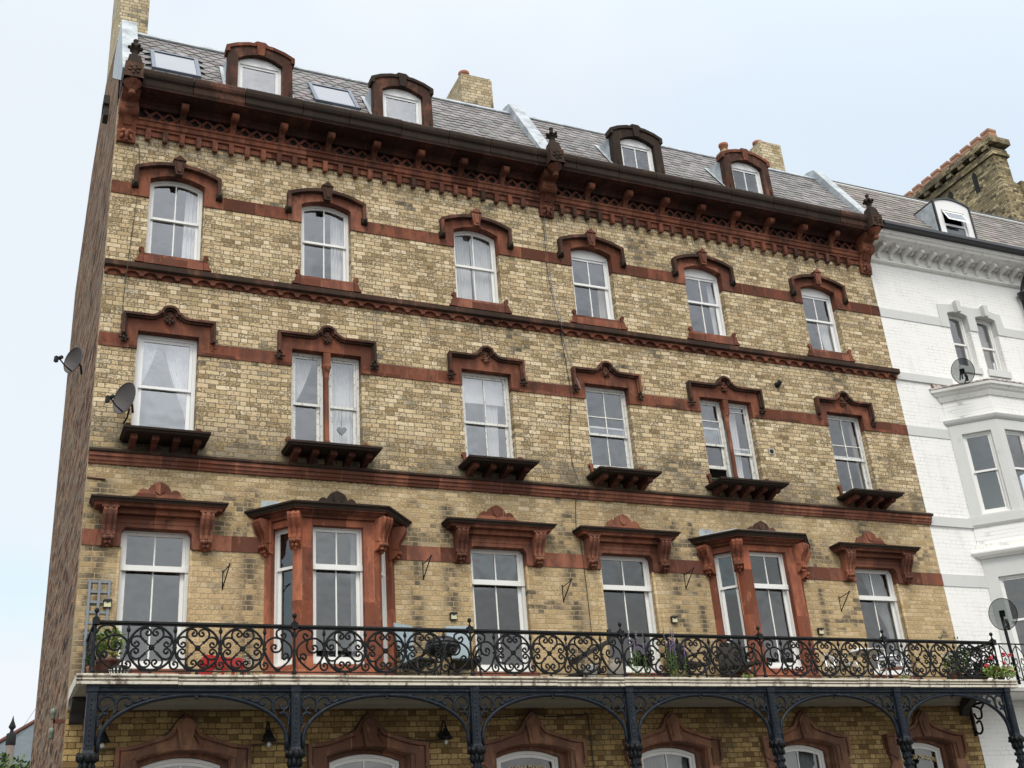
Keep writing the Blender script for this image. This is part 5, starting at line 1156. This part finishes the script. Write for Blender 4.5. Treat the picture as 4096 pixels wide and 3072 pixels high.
# satellite dishes
def dish(name, at, rot, label, r=.24, m='dish', arm=None, mast=None, wallmount=True):
    """dish opening along local -y"""
    o = empty(name, (0, 0, 0), label, 'satellite dish'); d = MB(); n = 28; vs = []; fs = []
    rs = [0, .3, .6, .85, 1.0]
    for q in rs:
        for k_ in range(n): a = 2*PI*k_/n; vs.append((r*.92*q*math.cos(a), -.07*q*q, r*1.08*q*math.sin(a)))
    for i in range(len(rs)-1): fs += [(i*n+k_, i*n+(k_+1) % n, (i+1)*n+(k_+1) % n, (i+1)*n+k_) for k_ in range(n)]
    d.add(vs, fs, True); put('reflector', d.mesh('reflector', M[m], False), None, o)
    put('rim', MB().tube([(r*.92*math.cos(2*PI*k_/n), -.07, r*1.08*math.sin(2*PI*k_/n)) for k_ in range(n)], .007, 5, closed=True), 'dish' if m == 'dish' else 'dark', o)
    put('feed_arm', MB().tube([(0, -.05, -r*.95), (0, -.20, -r*.8), (0, -.34, -r*.45)], .012, 6), 'dark', o)
    put('receiver', MB().tube([(0, -.33, -r*.5), (0, -.28, -r*.25)], .03, 8).box(-.025, .025, -.40, -.35, -r*.9, -r*.45), 'dark', o)
    put('bracket', MB().tube([(0, .0, 0), (0, .10, -.03), (0, .14, -.16)], .018, 6).box(-.05, .05, .0, .04, -.06, .06), 'dark', o)
    o.location = at; o.rotation_euler = rot; return o
dish('satellite_dish', (.47, -.34, 2.22), (R(-6), 0, R(-52)), 'brown satellite dish on the front wall left of the large plastic framed window', .245)
dish('satellite_dish', (-.28, .35, 3.10), (R(-6), 0, R(-52)), 'brown satellite dish bracketed off the gable wall at far left', .21)
put('mast', MB().tube([(.47, 0, 1.98), (.50, -.12, 2.02), (.52, -.20, 2.14)], .015, 6), 'dark', tag(empty('dish_wall_bracket', (.47, 0, 1.98)), 'dark bent pipe bracket holding the front wall satellite dish', 'bracket'))
dish('satellite_dish', (17.60, -.72, 4.60), (R(20), 0, R(-38)), 'see-through grey satellite dish above the white bay cornice', .26, 'dish_clear')
tag(put('dish_mast', MB().tube([(17.60, -.60, 4.44), (17.60, -.66, 4.60)], .015, 6), 'dark'), 'short mast carrying the dish on the white bay cornice', 'mast')
dish('satellite_dish', (16.62, -1.05, -.82), (R(20), 0, R(-38)), 'see-through grey satellite dish on a tall pole at the white house balcony', .28, 'dish_clear')
tag(put('dish_pole', MB().tube([(16.68, -.98, -2.14), (16.64, -1.0, -.80)], .03, 8), 'iron'), 'thick black pole holding the dish at the white house balcony', 'pole')

# trellis and wall lanterns
tr = MB()
for x in (0, .135, .27): tr.box(x-.018, x+.018, -.03, -.015, -1.45+.5-.0-.5, -.0)
for z in (-.02, -.17, -.32, -.47, -.62, -.77, -.92): tr.box(-.03, .30, -.018, -.003, z-.018, z+.018)
t_ = put('trellis', tr, 'grey_wood', None, (.16, 0, -.52)); tag(t_, 'grey wooden garden trellis fixed to the brick left of the balcony windows', 'trellis')
def lantern(x, z, label):
    o = empty('wall_lantern', (x, 0, z), label, 'lamp', 'small solar lanterns on the balcony wall')
    put('lamp_shade', MB().prism([(-.05, -.055), (.05, -.055), (.045, .03), (-.045, .03)], -.055, -.01), 'cream_plastic', o, (x, 0, z))
    put('lamp_cap', MB().prism([(-.062, .03), (.062, .03), (.055, .055), (-.055, .055)], -.075, 0).prism([(-.055, .03), (0, -.0), (.055, .03)], -.062, -.056), 'black', o, (x, 0, z))
    put('lamp_frame', MB().prism(rect(-.058, .058, -.065, .03), -.05, -.005, holes=[rect(-.045, .045, -.05, .03)]), 'black', o, (x, 0, z))
lantern(.42, -.86, 'small cream and black lantern beside the grey trellis'); lantern(5.75, -.90, 'small cream and black lantern between left bay and second plain balcony window')
lantern(9.91, -.85, 'small cream and black lantern left of the sooty drip near the right bay'); lantern(13.06, -.99, 'small cream and black lantern right beside the right stone bay')
def hook(x, z, label):
    d = MB(); d.tube([(0, 0, -.30), (0, 0, 0), (-.0, -.02, .0)], .009, 5); d.tube([(0, -.0, -.28), (.05, -.26, .02)], .010, 5); d.tube([(0, 0, -.04), (.05, -.26, .02)], .008, 5); d.blob((.05, -.27, .03), .016)
    tag(put('hanging_basket_bracket', d, 'iron', None, (x, 0, z)), label, 'bracket', 'iron hanging basket brackets')
hook(2.05, -.30, 'iron hanging basket bracket between the leftmost window and left bay'); hook(5.27, -.02, 'iron hanging basket bracket right of the left bay'); hook(7.78, -.31, 'iron hanging basket bracket beside the wall cable'); hook(10.26, .0, 'iron hanging basket bracket on the stained brick left of the right bay'); hook(13.66, -.31, 'iron hanging basket bracket right of the right bay')
# cable down the front
cb = [(8.09, -.04, 7.2), (8.10, -.012, 7.1), (8.105, -.012, 6.57), (8.10, -.012, 5.8), (8.16, -.14, 4.80), (8.2, -.14, 4.68), (8.25, -.02, 4.5), (8.32, -.03, 3.35), (8.22, -.012, 2.65), (8.21, -.012, 1.99), (8.25, -.14, 1.5), (8.25, -.11, 1.38), (8.2, -.012, 1.2), (8.16, -.012, .65), (8.22, -.012, .44), (8.245, -.02, -.85), (8.24, -.012, -2.1)]
tag(put('wall_cable', MB().tube(catmull(cb, 4), .0065, 5), 'cable'), 'thin black cable running down the whole brick front at its middle', 'cable')
cb = [(8.14, -.04, 7.2), (8.15, -.012, 6.9), (8.16, -.012, 5.6), (8.21, -.14, 4.8), (8.28, -.014, 4.55), (8.40, -.03, 3.9), (8.46, -.13, 3.5), (8.50, -.13, 3.40)]
tag(put('wall_cable', MB().tube(catmull(cb, 4), .008, 5), 'grey_wood'), 'pale grey cable ending at the fourth window hood stop', 'cable')
cb = [(.33, -.012, 7.18), (.40, -.012, 7.1), (.43, -.012, 6.3), (.42, -.04, 6.1), (.36, -.012, 5.0), (.34, -.14, 4.7), (.32, -.012, 3.6), (.40, -.1, 3.5)]
tag(put('wall_cable', MB().tube(catmull(cb, 4), .006, 5), 'cable'), 'thin cable down the left edge past the leftmost hood mould', 'cable')
gfc = [(.45, -.02, -2.9), (.9, -.06, -2.86), (1.3, -.06, -2.72), (1.58, -.06, -2.42), (1.85, -.06, -2.72), (2.3, -.06, -2.86), (2.9, -.02, -2.84), (3.5, -.06, -2.86), (4.0, -.06, -2.7), (4.27, -.06, -2.43), (4.55, -.06, -2.70), (5.1, -.06, -2.84), (5.6, -.02, -2.8)]
tag(put('festoon_cable', MB().tube(catmull(gfc, 4), .008, 5), 'cable'), 'black cable looped over the two left ground floor arches', 'cable')
gfc = [(5.9, -.02, -2.5), (6.7, -.02, -2.49), (6.97, -.07, -2.42), (7.3, -.02, -2.5), (7.9, -.02, -2.48), (8.02, -.02, -2.58), (8.03, -.02, -4.), (8.03, -.02, -5.5)]
tag(put('conduit', MB().tube(catmull(gfc, 4), .010, 5), 'cable'), 'dark conduit running over the third arch and down beside it', 'cable')
# wall lamps below the balcony
def walllamp(x, z, label):
    o = empty('wall_lamp', (x, 0, z), label, 'lamp', 'black swan neck lamps under the balcony'); at = (x, 0, z)
    put('arm', MB().tube(catmull([(0, 0, 0), (0, -.04, .10), (0, -.10, .15), (0, -.16, .10), (0, -.16, .02)], 4), .010, 6).tube([(0, 0, 0), (0, -.03, 0)], .04, 10), 'iron', o, at)
    o.scale = (1.3, 1.3, 1.3)
    put('lamp_shade', MB().lathe([(.015, .06), (.03, .03), (.06, -.03), (.085, -.07), (.08, -.07)], (0, -.16, 0), 14), 'iron', o, at)
    put('bulb', MB().blob((0, -.16, -.11), (.05, .05, .055), 12, 8), 'glass_bulb', o, at); put('bulb_core', MB().blob((0, -.16, -.10), (.02, .02, .03)), 'petal_white', o, at)
walllamp(.47, -2.73, 'swan neck lamp partly behind the leftmost column'); walllamp(2.74, -2.75, 'swan neck lamp left of the second column'); walllamp(5.45, -2.76, 'swan neck lamp hanging clear left of the third column')
# vents
v_ = put('vent_cowl', MB().tube([(0, 0, 0), (0, -.06, -.01), (.01, -.12, .05)], [.065, .05, .045], 12), 'dark', None, (13.13, 0, 4.08)); tag(v_, 'black bent vent cowl in the upper brickwork right of the twin window', 'vent')
v_ = put('flue_vent', MB().prism(rect(-.065, .065, -.065, .065), -.02, 0, holes=[[(.045*math.cos(k_*PI/8), .045*math.sin(k_*PI/8)) for k_ in range(16)]]), 'pale_clay', None, (12.685, 0, 2.575)); tag(v_, 'square plastic flue vent plate right of the open twin window', 'vent')
put('flue_pipe', MB().tube([(0, -.03, 0), (0, .0, 0)], .042, 14), 'dark', v_, (12.685, 0, 2.575))
v_ = put('rusty_bar', MB().tube([(.0, -.015, 1.045), (.26, -.015, 1.03)], .015, 6), 'rust'); tag(v_, 'short rusty bar on the brick at the top left of the balcony storey', 'bar')
# insulators on the gable edge
o = empty('insulator_bracket', (-.02, .3, -2.45), 'rusty bracket with two ceramic insulators on the gable edge below the balcony', 'bracket'); at = (-.02, .3, -2.45)
put('bracket_arm', MB().box(-.14, .03, -.02, .02, -.03, .02).box(-.13, -.11, -.02, .02, -.12, .1), 'rust', o, at)
for z in (.10, -.16): put('insulator', MB().lathe([(.02, -.08), (.035, -.06), (.03, -.01), (.04, 0), (.035, .06), (.02, .07)], (-.14, 0, z), 10), 'insul', o, at)

# ---- balcony furniture
FL = -2.112
def potplant(name, at, pr, pm, label, leaves, petals=None, r=(.18, .14, .18), n=220, h=.3, group=None, l=.08, w=.02):
    o = empty(name, at, label, 'potted plant', group)
    put('flower_pot', MB().lathe(pr, (0, 0, 0), 14), pm, o, at)
    put('foliage', foliage(MB(), (0, 0, h), r, n, w, l), leaves, o, at)
    if petals:
        d = MB()
        for _ in range(petals[1]):
            a = random.uniform(0, 6.28); q = random.random()**.5; d.blob((r[0]*q*math.cos(a), r[1]*q*math.sin(a), h+r[2]*random.uniform(-.6, 1.2)), petals[2]*random.uniform(.6, 1.2), 6, 4, noise=.2)
        put('flowers', d, petals[0], o, at)
    return o
PP = [(.10, 0), (.13, .18), (.15, .24), (.16, .25), (.16, .29), (.13, .29)]
potplant('potted_plant', (.42, -.75, FL), PP, 'glaze', 'brown glazed pot with yellow green bush at the balcony left end', 'leaf_pale', ('petal_yellow', 26, .018), (.15, .12, .26), 420, .50, l=.07)
potplant('potted_plant', (.30, -.6, FL), [(.11, 0), (.14, .2), (.15, .22), (.12, .22)], 'terracotta', 'small terracotta pot behind the brown glazed pot at left end', 'leaf_dark', None, (.12, .1, .1), 90, .27)
sh = [(.07, 0), (.09, .02), (.085, .16), (.09, .17), (.07, .17)]
o = empty('striped_pot', (.55, -.9, FL), 'black and white striped pot at the foot of the left railing', 'flower pot'); put('pot_body', MB().lathe([(.09, 0), (.13, .14), (.12, .17)], (0, 0, 0), 16), 'black', o, (.55, -.9, FL))
d = MB()
for k_ in range(8):
    a = -PI+k_*PI/8+.2; d.tube([(.097*math.cos(a), .097*math.sin(a), .02), (.128*math.cos(a), .128*math.sin(a), .13)], .010, 5)
put('stripes', d, 'petal_white', o, (.55, -.9, FL))
# red folded seat and airer
o = empty('red_folding_chair', (1.95, -.65, FL), 'bright red plastic chair lying folded on the balcony beneath the leftmost bracket', 'chair'); at = (1.95, -.65, FL)
put('seat', MB().prism([(-.33, .16), (-.25, .22), (.0, .20), (.27, .19), (.30, .13), (.1, .12), (-.2, .13)], -.15, .12), 'red', o, at)
for x in (-.02, .12, .26): put('leg', MB().tube(catmull([(x-.09, -.1, .17), (x, -.12, .15), (x+.03, -.12, .08), (x, -.12, .0)], 4), .022, 6), 'red', o, at)
put('backrest', MB().prism([(-.36, .02), (-.28, .15), (-.1, .16), (-.12, .08)], -.1, .1), 'red', o, at)
d = MB()
for k_ in range(7): x = -.1+k_*.07; d.tube([(x, 0, 0), (x, .02, .30+.02*k_)], .006, 5)
for k_ in range(4): d.tube([(-.25, .03*k_, .16+.05*k_), (.42, .03*k_, .34+.04*k_)], .006, 5)
o.scale = (1, 1, 1.7)
tag(put('clothes_airer', d, 'pale_clay', None, (2.1, -.45, FL)), 'thin beige wire clothes airer behind the red chair', 'clothes airer')
# blue grey high backed chairs with black barbecue between
def highchair(x, y, rz, label):
    o = empty('garden_chair', (0, 0, 0), label, 'chair', 'blue grey high backed balcony chairs')
    put('backrest', MB().prism([(-.13, .32), (.13, .32), (.20, 1.06), (-.20, 1.06)], .18, .20), 'bluegrey', o); put('seat', MB().box(-.22, .22, -.25, .2, .34, .37), 'dark_wood', o)
    for sx in (-1, 1):
        put('arm', MB().tube(catmull([(sx*.23, .2, .5), (sx*.24, 0, .56), (sx*.24, -.2, .54), (sx*.24, -.26, .42)], 4), .018, 6), 'dark_wood', o)
        for y_ in (-.22, .2): put('leg', MB().tube([(sx*.21, y_, 0), (sx*.2, y_*.9, .36)], .018, 6), 'dark_wood', o)
    o.location = (x, y, FL); o.rotation_euler = (R(-8), 0, rz); return o
highchair(4.98, -.45, R(25), 'blue grey high backed chair close right of the left bay'); highchair(5.72, -.45, R(-8), 'blue grey high backed chair behind the third railing post')
o = empty('barbecue', (5.35, -.5, FL), 'black kettle shaped barbecue between the two blue grey chairs', 'barbecue'); at = (5.35, -.5, FL)
put('bowl', MB().lathe([(.05, .42), (.2, .48), (.27, .58), (.27, .62)], (0, 0, 0), 16), 'black', o, at); put('lid', MB().lathe([(.27, .62), (.25, .68), (.15, .74), (.02, .76)], (0, 0, 0), 16), 'black', o, at)
for k_ in range(3): a = k_*2.09; put('leg', MB().tube([(.25*math.cos(a), .2*math.sin(a), 0), (.12*math.cos(a), .1*math.sin(a), .5)], .015, 6), 'black', o, at)
# leaning timber, pots and urn
o = empty('wooden_sun_lounger', (7.9, -.55, FL), 'dark weathered timber lounger with raised back against the balcony cable', 'lounger'); at = (7.9, -.55, FL)
put('back_frame', MB().prism([(-.30, .36), (.38, .72), (.40, .78), (-.32, .44)], -.2, .2), 'dark_wood', o, at); put('base_frame', MB().prism([(-.75, .06), (-.2, .24), (.1, .24), (.1, .18), (-.2, .18), (-.72, 0)], -.22, .22), 'dark_wood', o, at)
put('headpost', MB().prism([(.34, .68), (.36, .92), (.42, .94), (.40, .68)], -.03, .03), 'dark_wood', o, at); put('leg', MB().box(-.25, -.2, -.2, .2, 0, .2), 'dark_wood', o, at)
tag(put('white_bucket', MB().lathe([(.10, 0), (.125, .24), (.13, .25), (.11, .25)], (0, 0, 0), 16), 'petal_white', None, (7.68, -.88, FL)), 'white plastic bucket under the dark timber lounger', 'bucket')
tag(put('clay_urn', MB().lathe([(.09, 0), (.13, .05), (.16, .18), (.13, .30), (.10, .34), (.13, .38), (.11, .38)], (0, 0, 0), 16), 'pale_clay', None, (8.3, -.62, FL+.02)), 'pale clay urn behind the fourth railing post', 'urn')
def flowerstems(at, n, h, label, pm='petal_purple'):
    o = empty('wild_flowers', at, label, 'plant', 'purple wild flowers rooted on the balcony edge'); s_ = MB(); f = MB(); l_ = MB()
    for _ in range(n):
        x = random.uniform(-.16, .16); tx = x+random.uniform(-.08, .08); hh = h*random.uniform(.65, 1.); y = random.uniform(-.02, .02)
        s_.tube([(x, y, 0), ((x+tx)/2, y, hh*.5), (tx, y, hh)], .004, 4)
        for k_ in range(9): t = .62+.38*k_/9; f.blob((x+(tx-x)*t+random.uniform(-.012, .012), y+random.uniform(-.01, .01), hh*t), .011, 5, 4)
        for k_ in range(22): t = random.uniform(.0, .55); l_.leaf((x+(tx-x)*t, y, hh*t), (random.uniform(-1, 1), random.uniform(-1, 1), .5), .006, .05)
    put('stem', s_, 'leaf', o, at); put('flowers', f, pm, o, at); put('leaves', l_, 'leaf', o, at)
flowerstems((8.42, -1.17, -2.10), 7, .82, 'loose purple wild flowers rooted just right of the fourth railing post'); flowerstems((9.12, -1.17, -2.10), 8, .86, 'dense purple wild flowers rooted under the fourth plain balcony window')
# small weeds in the edge joints
for x, l_ in ((10.45, 'tuft of weed on the slab edge below the right bay left pier'), (13.75, 'mossy weed tuft on the slab edge past the sixth railing post')):
    tag(put('weed', foliage(MB(), (0, 0, .02), (.10, .02, .03), 60, .008, .04), 'leaf_pale', None, (x, -1.2, -2.09)), l_, 'plant')
# dark wicker chairs
def wicker(x, rz, label):
    o = empty('wicker_chair', (0, 0, 0), label, 'chair', 'dark wicker balcony chairs')
    put('backrest', MB().prism([(-.24, .38), (.24, .38), (.25, .72), (.12, .80), (-.12, .80), (-.25, .72)], .2, .24), 'dark_wood', o); put('seat', MB().box(-.25, .25, -.22, .22, .33, .38), 'dark_wood', o)
    for sx in (-1, 1):
        put('arm', MB().tube(catmull([(sx*.27, .2, .55), (sx*.28, 0, .58), (sx*.28, -.2, .54), (sx*.27, -.22, .34)], 4), .022, 6), 'dark_wood', o)
        for y_ in (-.2, .2): put('leg', MB().tube([(sx*.23, y_, 0), (sx*.23, y_, .34)], .02, 6), 'dark_wood', o)
    o.location = (x, -.5, FL); o.rotation_euler = (0, 0, rz)
wicker(9.75, R(20), 'dark wicker chair below the stained brick left of the right bay'); wicker(10.75, R(-15), 'dark wicker chair in front of the right bay left pier')
# aluminium chairs and white table
def alchair(x, y, rz, label):
    o = empty('metal_chair', (0, 0, 0), label, 'chair', 'aluminium cafe chairs on the balcony')
    for sx in (-1, 1): put('side_frame', MB().tube(catmull([(sx*.22, -.2, 0), (sx*.22, -.2, .36), (sx*.23, -.12, .44), (sx*.24, .05, .46), (sx*.22, .18, .50), (sx*.2, .22, .58)], 4), .014, 6).tube([(sx*.21, .2, 0), (sx*.21, .22, .60)], .014, 6), 'steel', o)
    put('back_rim', MB().tube(catmull([(-.2, .22, .58), (-.1, .27, .62), (.1, .27, .62), (.2, .22, .58)], 5), .014, 6), 'steel', o)
    d = MB()
    for k_ in range(4): d.box(-.2, .2, .235, .245, .36+k_*.06, .39+k_*.06)
    put('backrest', d, 'steel', o); put('seat', MB().box(-.21, .21, -.2, .18, .33, .345), 'steel', o)
    o.location = (x, y, FL); o.rotation_euler = (0, 0, rz)
alchair(12.98, -.55, R(30), 'aluminium cafe chair left of the small white table'); alchair(14.15, -.55, R(-25), 'aluminium cafe chair in front of the rightmost balcony window')
o = empty('cafe_table', (13.55, -.55, FL), 'small round white table between the aluminium chairs', 'table'); at = (13.55, -.55, FL)
put('tabletop', MB().lathe([(.33, 0), (.34, .01), (.34, .025), (.33, .03)], (0, 0, .60), 20), 'petal_white', o, at); put('leg', MB().tube([(0, 0, .02), (0, 0, .6)], .025, 8), 'steel', o, at); put('foot', MB().lathe([(.2, 0), (.05, .03)], (0, 0, 0), 12), 'steel', o, at)
o = put('paper_stack', MB().box(-.12, .10, -.08, .08, 0, .05), 'petal_white', None, (13.42, -.55, FL+.631)); tag(o, 'stack of papers lying on the white balcony table', 'papers')
# right end plants
PT = [(.08, 0), (.11, .14), (.12, .15), (.12, .18), (.10, .18)]
potplant('flowering_plant', (15.15, -.95, FL), PT, 'terracotta', 'terracotta pot with trailing white flowers behind the last railing bay', 'leaf_pale', ('petal_white', 46, .022), (.15, .07, .22), 230, .30, l=.06)
potplant('flowering_plant', (15.58, -.75, FL), PT, 'terracotta', 'tall leafy pot with a few white blossoms near the balcony right corner', 'leaf', ('petal_white', 26, .02), (.2, .14, .25), 330, .46, l=.07)
potplant('flowering_plant', (15.85, -.92, FL), PT, 'terracotta', 'low terracotta pot in the corner of the railing right end', 'leaf_dark', None, (.12, .1, .12), 120, .26)
tag(put('planter_trough', MB().prism([(-.3, 0), (.3, 0), (.33, .14), (-.33, .14)], -.09, .09), 'dark_wood', None, (15.45, -.98, FL)), 'dark trough standing between the right end pots', 'planter')
o = potplant('red_valerian', (16.10, -1.13, -2.10), [(.05, 0), (.07, .05)], 'dark', 'red flowering valerian growing out of the slab right corner', 'leaf_pale', None, (.34, .08, .13), 360, .14, l=.09, w=.02)
d = MB()
for x, z in ((-.30, .27), (-.13, .42), (.16, .33), (-.05, .20), (.22, .24), (.30, .20), (.36, .46), (.20, .47)):
    for _ in range(12): d.blob((x+random.uniform(-.03, .03), random.uniform(-.03, .03), z+random.uniform(-.03, .03)), random.uniform(.011, .02), 5, 4, noise=.2)
put('flowers', d, 'petal_red', o, (16.10, -1.13, -2.10))
d = MB()
for x in (15.05, 15.1, 15.42, 15.5): d.tube([(x, -.9, -1.6), (x+random.uniform(-.04, .04), -.9, -1.27)], .004, 4); d.blob((x, -.9, -1.27), (.012, .012, .03), 5, 4)
tag(put('seed_heads', d, 'leaf_dark', None), 'dry seed heads rising above the rail at the right end', 'plant')

# ---- far left background: house, pole, shrub
H = empty('distant_house', (2, 34, GZ), 'distant cream rendered house with blue grey hipped roof at lower left', 'building')
d = MB(); d.box(-1.2, 8, 31, 38, GZ, .88); put('rendered_wall', d, 'render', H)
d = MB(); d.add([(-1.6, 30.4, .95), (8, 30.4, .95), (8, 38, .95), (-1.6, 38, .95), (2.6, 34, 4.1), (6, 34, 4.1)], [(0, 1, 5, 4), (0, 4, 3), (1, 2, 5), (2, 3, 4, 5), (0, 1, 2, 3)]); rf = put('roof', d, 'far_slate', H)
put('hip_tiles', MB().tube([(-1.6, 30.35, .98), (2.6, 34, 4.15)], .07, 6), 'rust', rf)
put('fascia', MB().box(-1.6, 8, 30.38, 30.5, .66, .95), 'dark', H)
put('bargeboard', MB().prism([(.25, -.4), (1.1, .5), (1.1, .72), (.1, -.3)], 30.8, 30.95), 'dark_wood', H)
Pl = empty('telegraph_pole', (-.12, 24, GZ), 'wooden telegraph pole with pointed finial in front of the distant house', 'telegraph pole'); at = (-.12, 24, GZ)
put('pole', MB().lathe([(.17, 0), (.13, 7.9)], (0, 0, 0), 12), 'timber', Pl, at)
put('cap', MB().lathe([(.14, 7.6), (.15, 7.62), (.15, 7.95), (.06, 8.0), (.05, 8.08), (.11, 8.15), (.11, 8.18), (.04, 8.36), (.005, 8.52)], (0, 0, 0), 12), 'dark', Pl, at)
put('junction_box', MB().box(-.22, -.10, -.18, -.08, 6.75, 7.35), 'dark', Pl, at)
tag(put('overhead_wire', MB().tube([(.05, 24, 1.0), (1.2, 18, 2.4)], .006, 4), 'dark'), 'upper thin wire running from the telegraph pole to the gable', 'wire')
tag(put('overhead_wire', MB().tube([(.05, 24, .95), (1.2, 20, 1.6)], .006, 4), 'dark'), 'lower thin wire running from the telegraph pole to the gable', 'wire')
Sb = empty('garden_shrub', (-.9, 13, GZ), 'bright green shrub at the very bottom left corner', 'shrub'); at = (-.9, 13, GZ)
d = MB()
for _ in range(1500):
    a = random.uniform(0, 6.28); q = random.random()**.5; z = 4.9+random.random()*.95
    p = (q*math.cos(a)*1.1, q*math.sin(a)*.7, z-.25*q+.12*math.sin(3*a)); d.leaf(p, (random.uniform(-1, 1), random.uniform(-1, 1), random.uniform(-.3, 1)), .035, .12)
put('foliage', d, 'leaf', Sb, at); put('stem', MB().tube([(0, 0, 0), (.05, 0, 2.6), (0, 0, 5.2)], .05, 8), 'timber', Sb, at)
put('inner_foliage', MB().blob((0, .1, 5.0), (.9, .6, .55), 14, 8, noise=.12), 'leaf_dark', Sb, at)

# ================================================================== light, world, camera
W = bpy.data.worlds.new('World'); S.world = W; W.use_nodes = True; nt = W.node_tree; nt.nodes.clear(); b = NB(nt)
out = nt.nodes.new('ShaderNodeOutputWorld'); bg = nt.nodes.new('ShaderNodeBackground'); bg.inputs[1].default_value = .1
sky = nt.nodes.new('ShaderNodeTexSky'); sky.sky_type = 'NISHITA'; sky.sun_disc = False
SE, SA = R(52), R(205)
sky.sun_elevation = SE; sky.sun_rotation = SA
tc = nt.nodes.new('ShaderNodeTexCoord').outputs['Generated']; X = b.sep(tc)
n = b.noise(2.6, b.vm(tc, (1., 1., 2.2)), 6, .6, .3)
el = b.m('ADD', X[2], b.m('MULTIPLY', b.m('SUBTRACT', n, .5), .14))
cloud = b.ramp(el, [(0., (9.2, 9.6, 10.0)), (.20, (9.4, 9.8, 10.2)), (.265, (7.4, 9.6, 10.4)), (.34, (8.0, 9.2, 10.2)), (.50, (7.8, 8.95, 10.2)), (.75, (8.4, 9.2, 10.1)), (1., (9.6, 9.6, 9.6))])
n2 = b.noise(1.5, tc, 4, .6)
cloud = b.mix(b.step(n2, .44, .62, 0., .75), cloud, (9.2, 9.7, 10.2))
blend = b.mix(.93, sky.outputs[0], cloud)
# the overcast is brighter overhead and towards the hidden sun behind the viewer
dt = b.m('ADD', b.m('MULTIPLY', X[1], -.40), b.m('MULTIPLY', X[2], .917))
br = b.m('ADD', 1., b.m('MULTIPLY', b.step(dt, .25, 1.), 1.1))
back = b.step(X[1], .1, -.3, 0., 1.) if False else b.m('SUBTRACT', 1., b.step(X[1], -.3, .1))
cl2 = b.mixf(back, 1., b.step(b.noise(3.2, b.vm(tc, (1., 1., 2.)), 6, .65), .35, .65, .72, 1.3))
br = b.m('MULTIPLY', br, cl2)
bl = b.com(b.m('MULTIPLY', br, b.mixf(back, 1., 1.07)), br, b.m('MULTIPLY', br, b.mixf(back, 1., .92)))
bg_c = b.mix(1., blend, bl, 'MULTIPLY')
b.put(bg.inputs[0], bg_c); nt.links.new(bg.outputs[0], out.inputs[0])
sun = bpy.data.lights.new('Sun', 'SUN'); sun.energy = 1.5; sun.angle = R(18); sun.color = (1., .94, .84); so = bpy.data.objects.new('Sun', sun); COL.objects.link(so)
dirv = Vector((math.sin(SA)*math.cos(SE), math.cos(SA)*math.cos(SE), math.sin(SE)))   # towards the sun
so.rotation_euler = (-dirv).to_track_quat('-Z', 'Y').to_euler(); so.location = dirv*50

cam = bpy.data.cameras.new('Camera'); co = bpy.data.objects.new('Camera', cam); COL.objects.link(co); S.camera = co
f = 4620.675; cam.sensor_width = 36; cam.lens = f/4096*36; cam.clip_end = 2000; cam.clip_start = .1
ya, pi_, ro = .44364506, .4286324, -.08101294
fw = Vector((math.sin(ya)*math.cos(pi_), math.cos(ya)*math.cos(pi_), math.sin(pi_))); rt = Vector((math.cos(ya), -math.sin(ya), 0)); up = rt.cross(fw)
Rv = rt*math.cos(ro)+up*math.sin(ro); Uv = -rt*math.sin(ro)+up*math.cos(ro)
m4 = Matrix((Rv, Uv, -fw)).transposed().to_4x4(); m4.translation = Vector((-1.07586, -17.298, -5.33789)); co.matrix_world = m4
S.view_settings.view_transform = 'Standard'; S.view_settings.look = 'None'; S.view_settings.exposure = 0; S.view_settings.gamma = 1
S.cycles.max_bounces = 6; S.cycles.transparent_max_bounces = 12; S.cycles.caustics_reflective = False; S.cycles.caustics_refractive = False
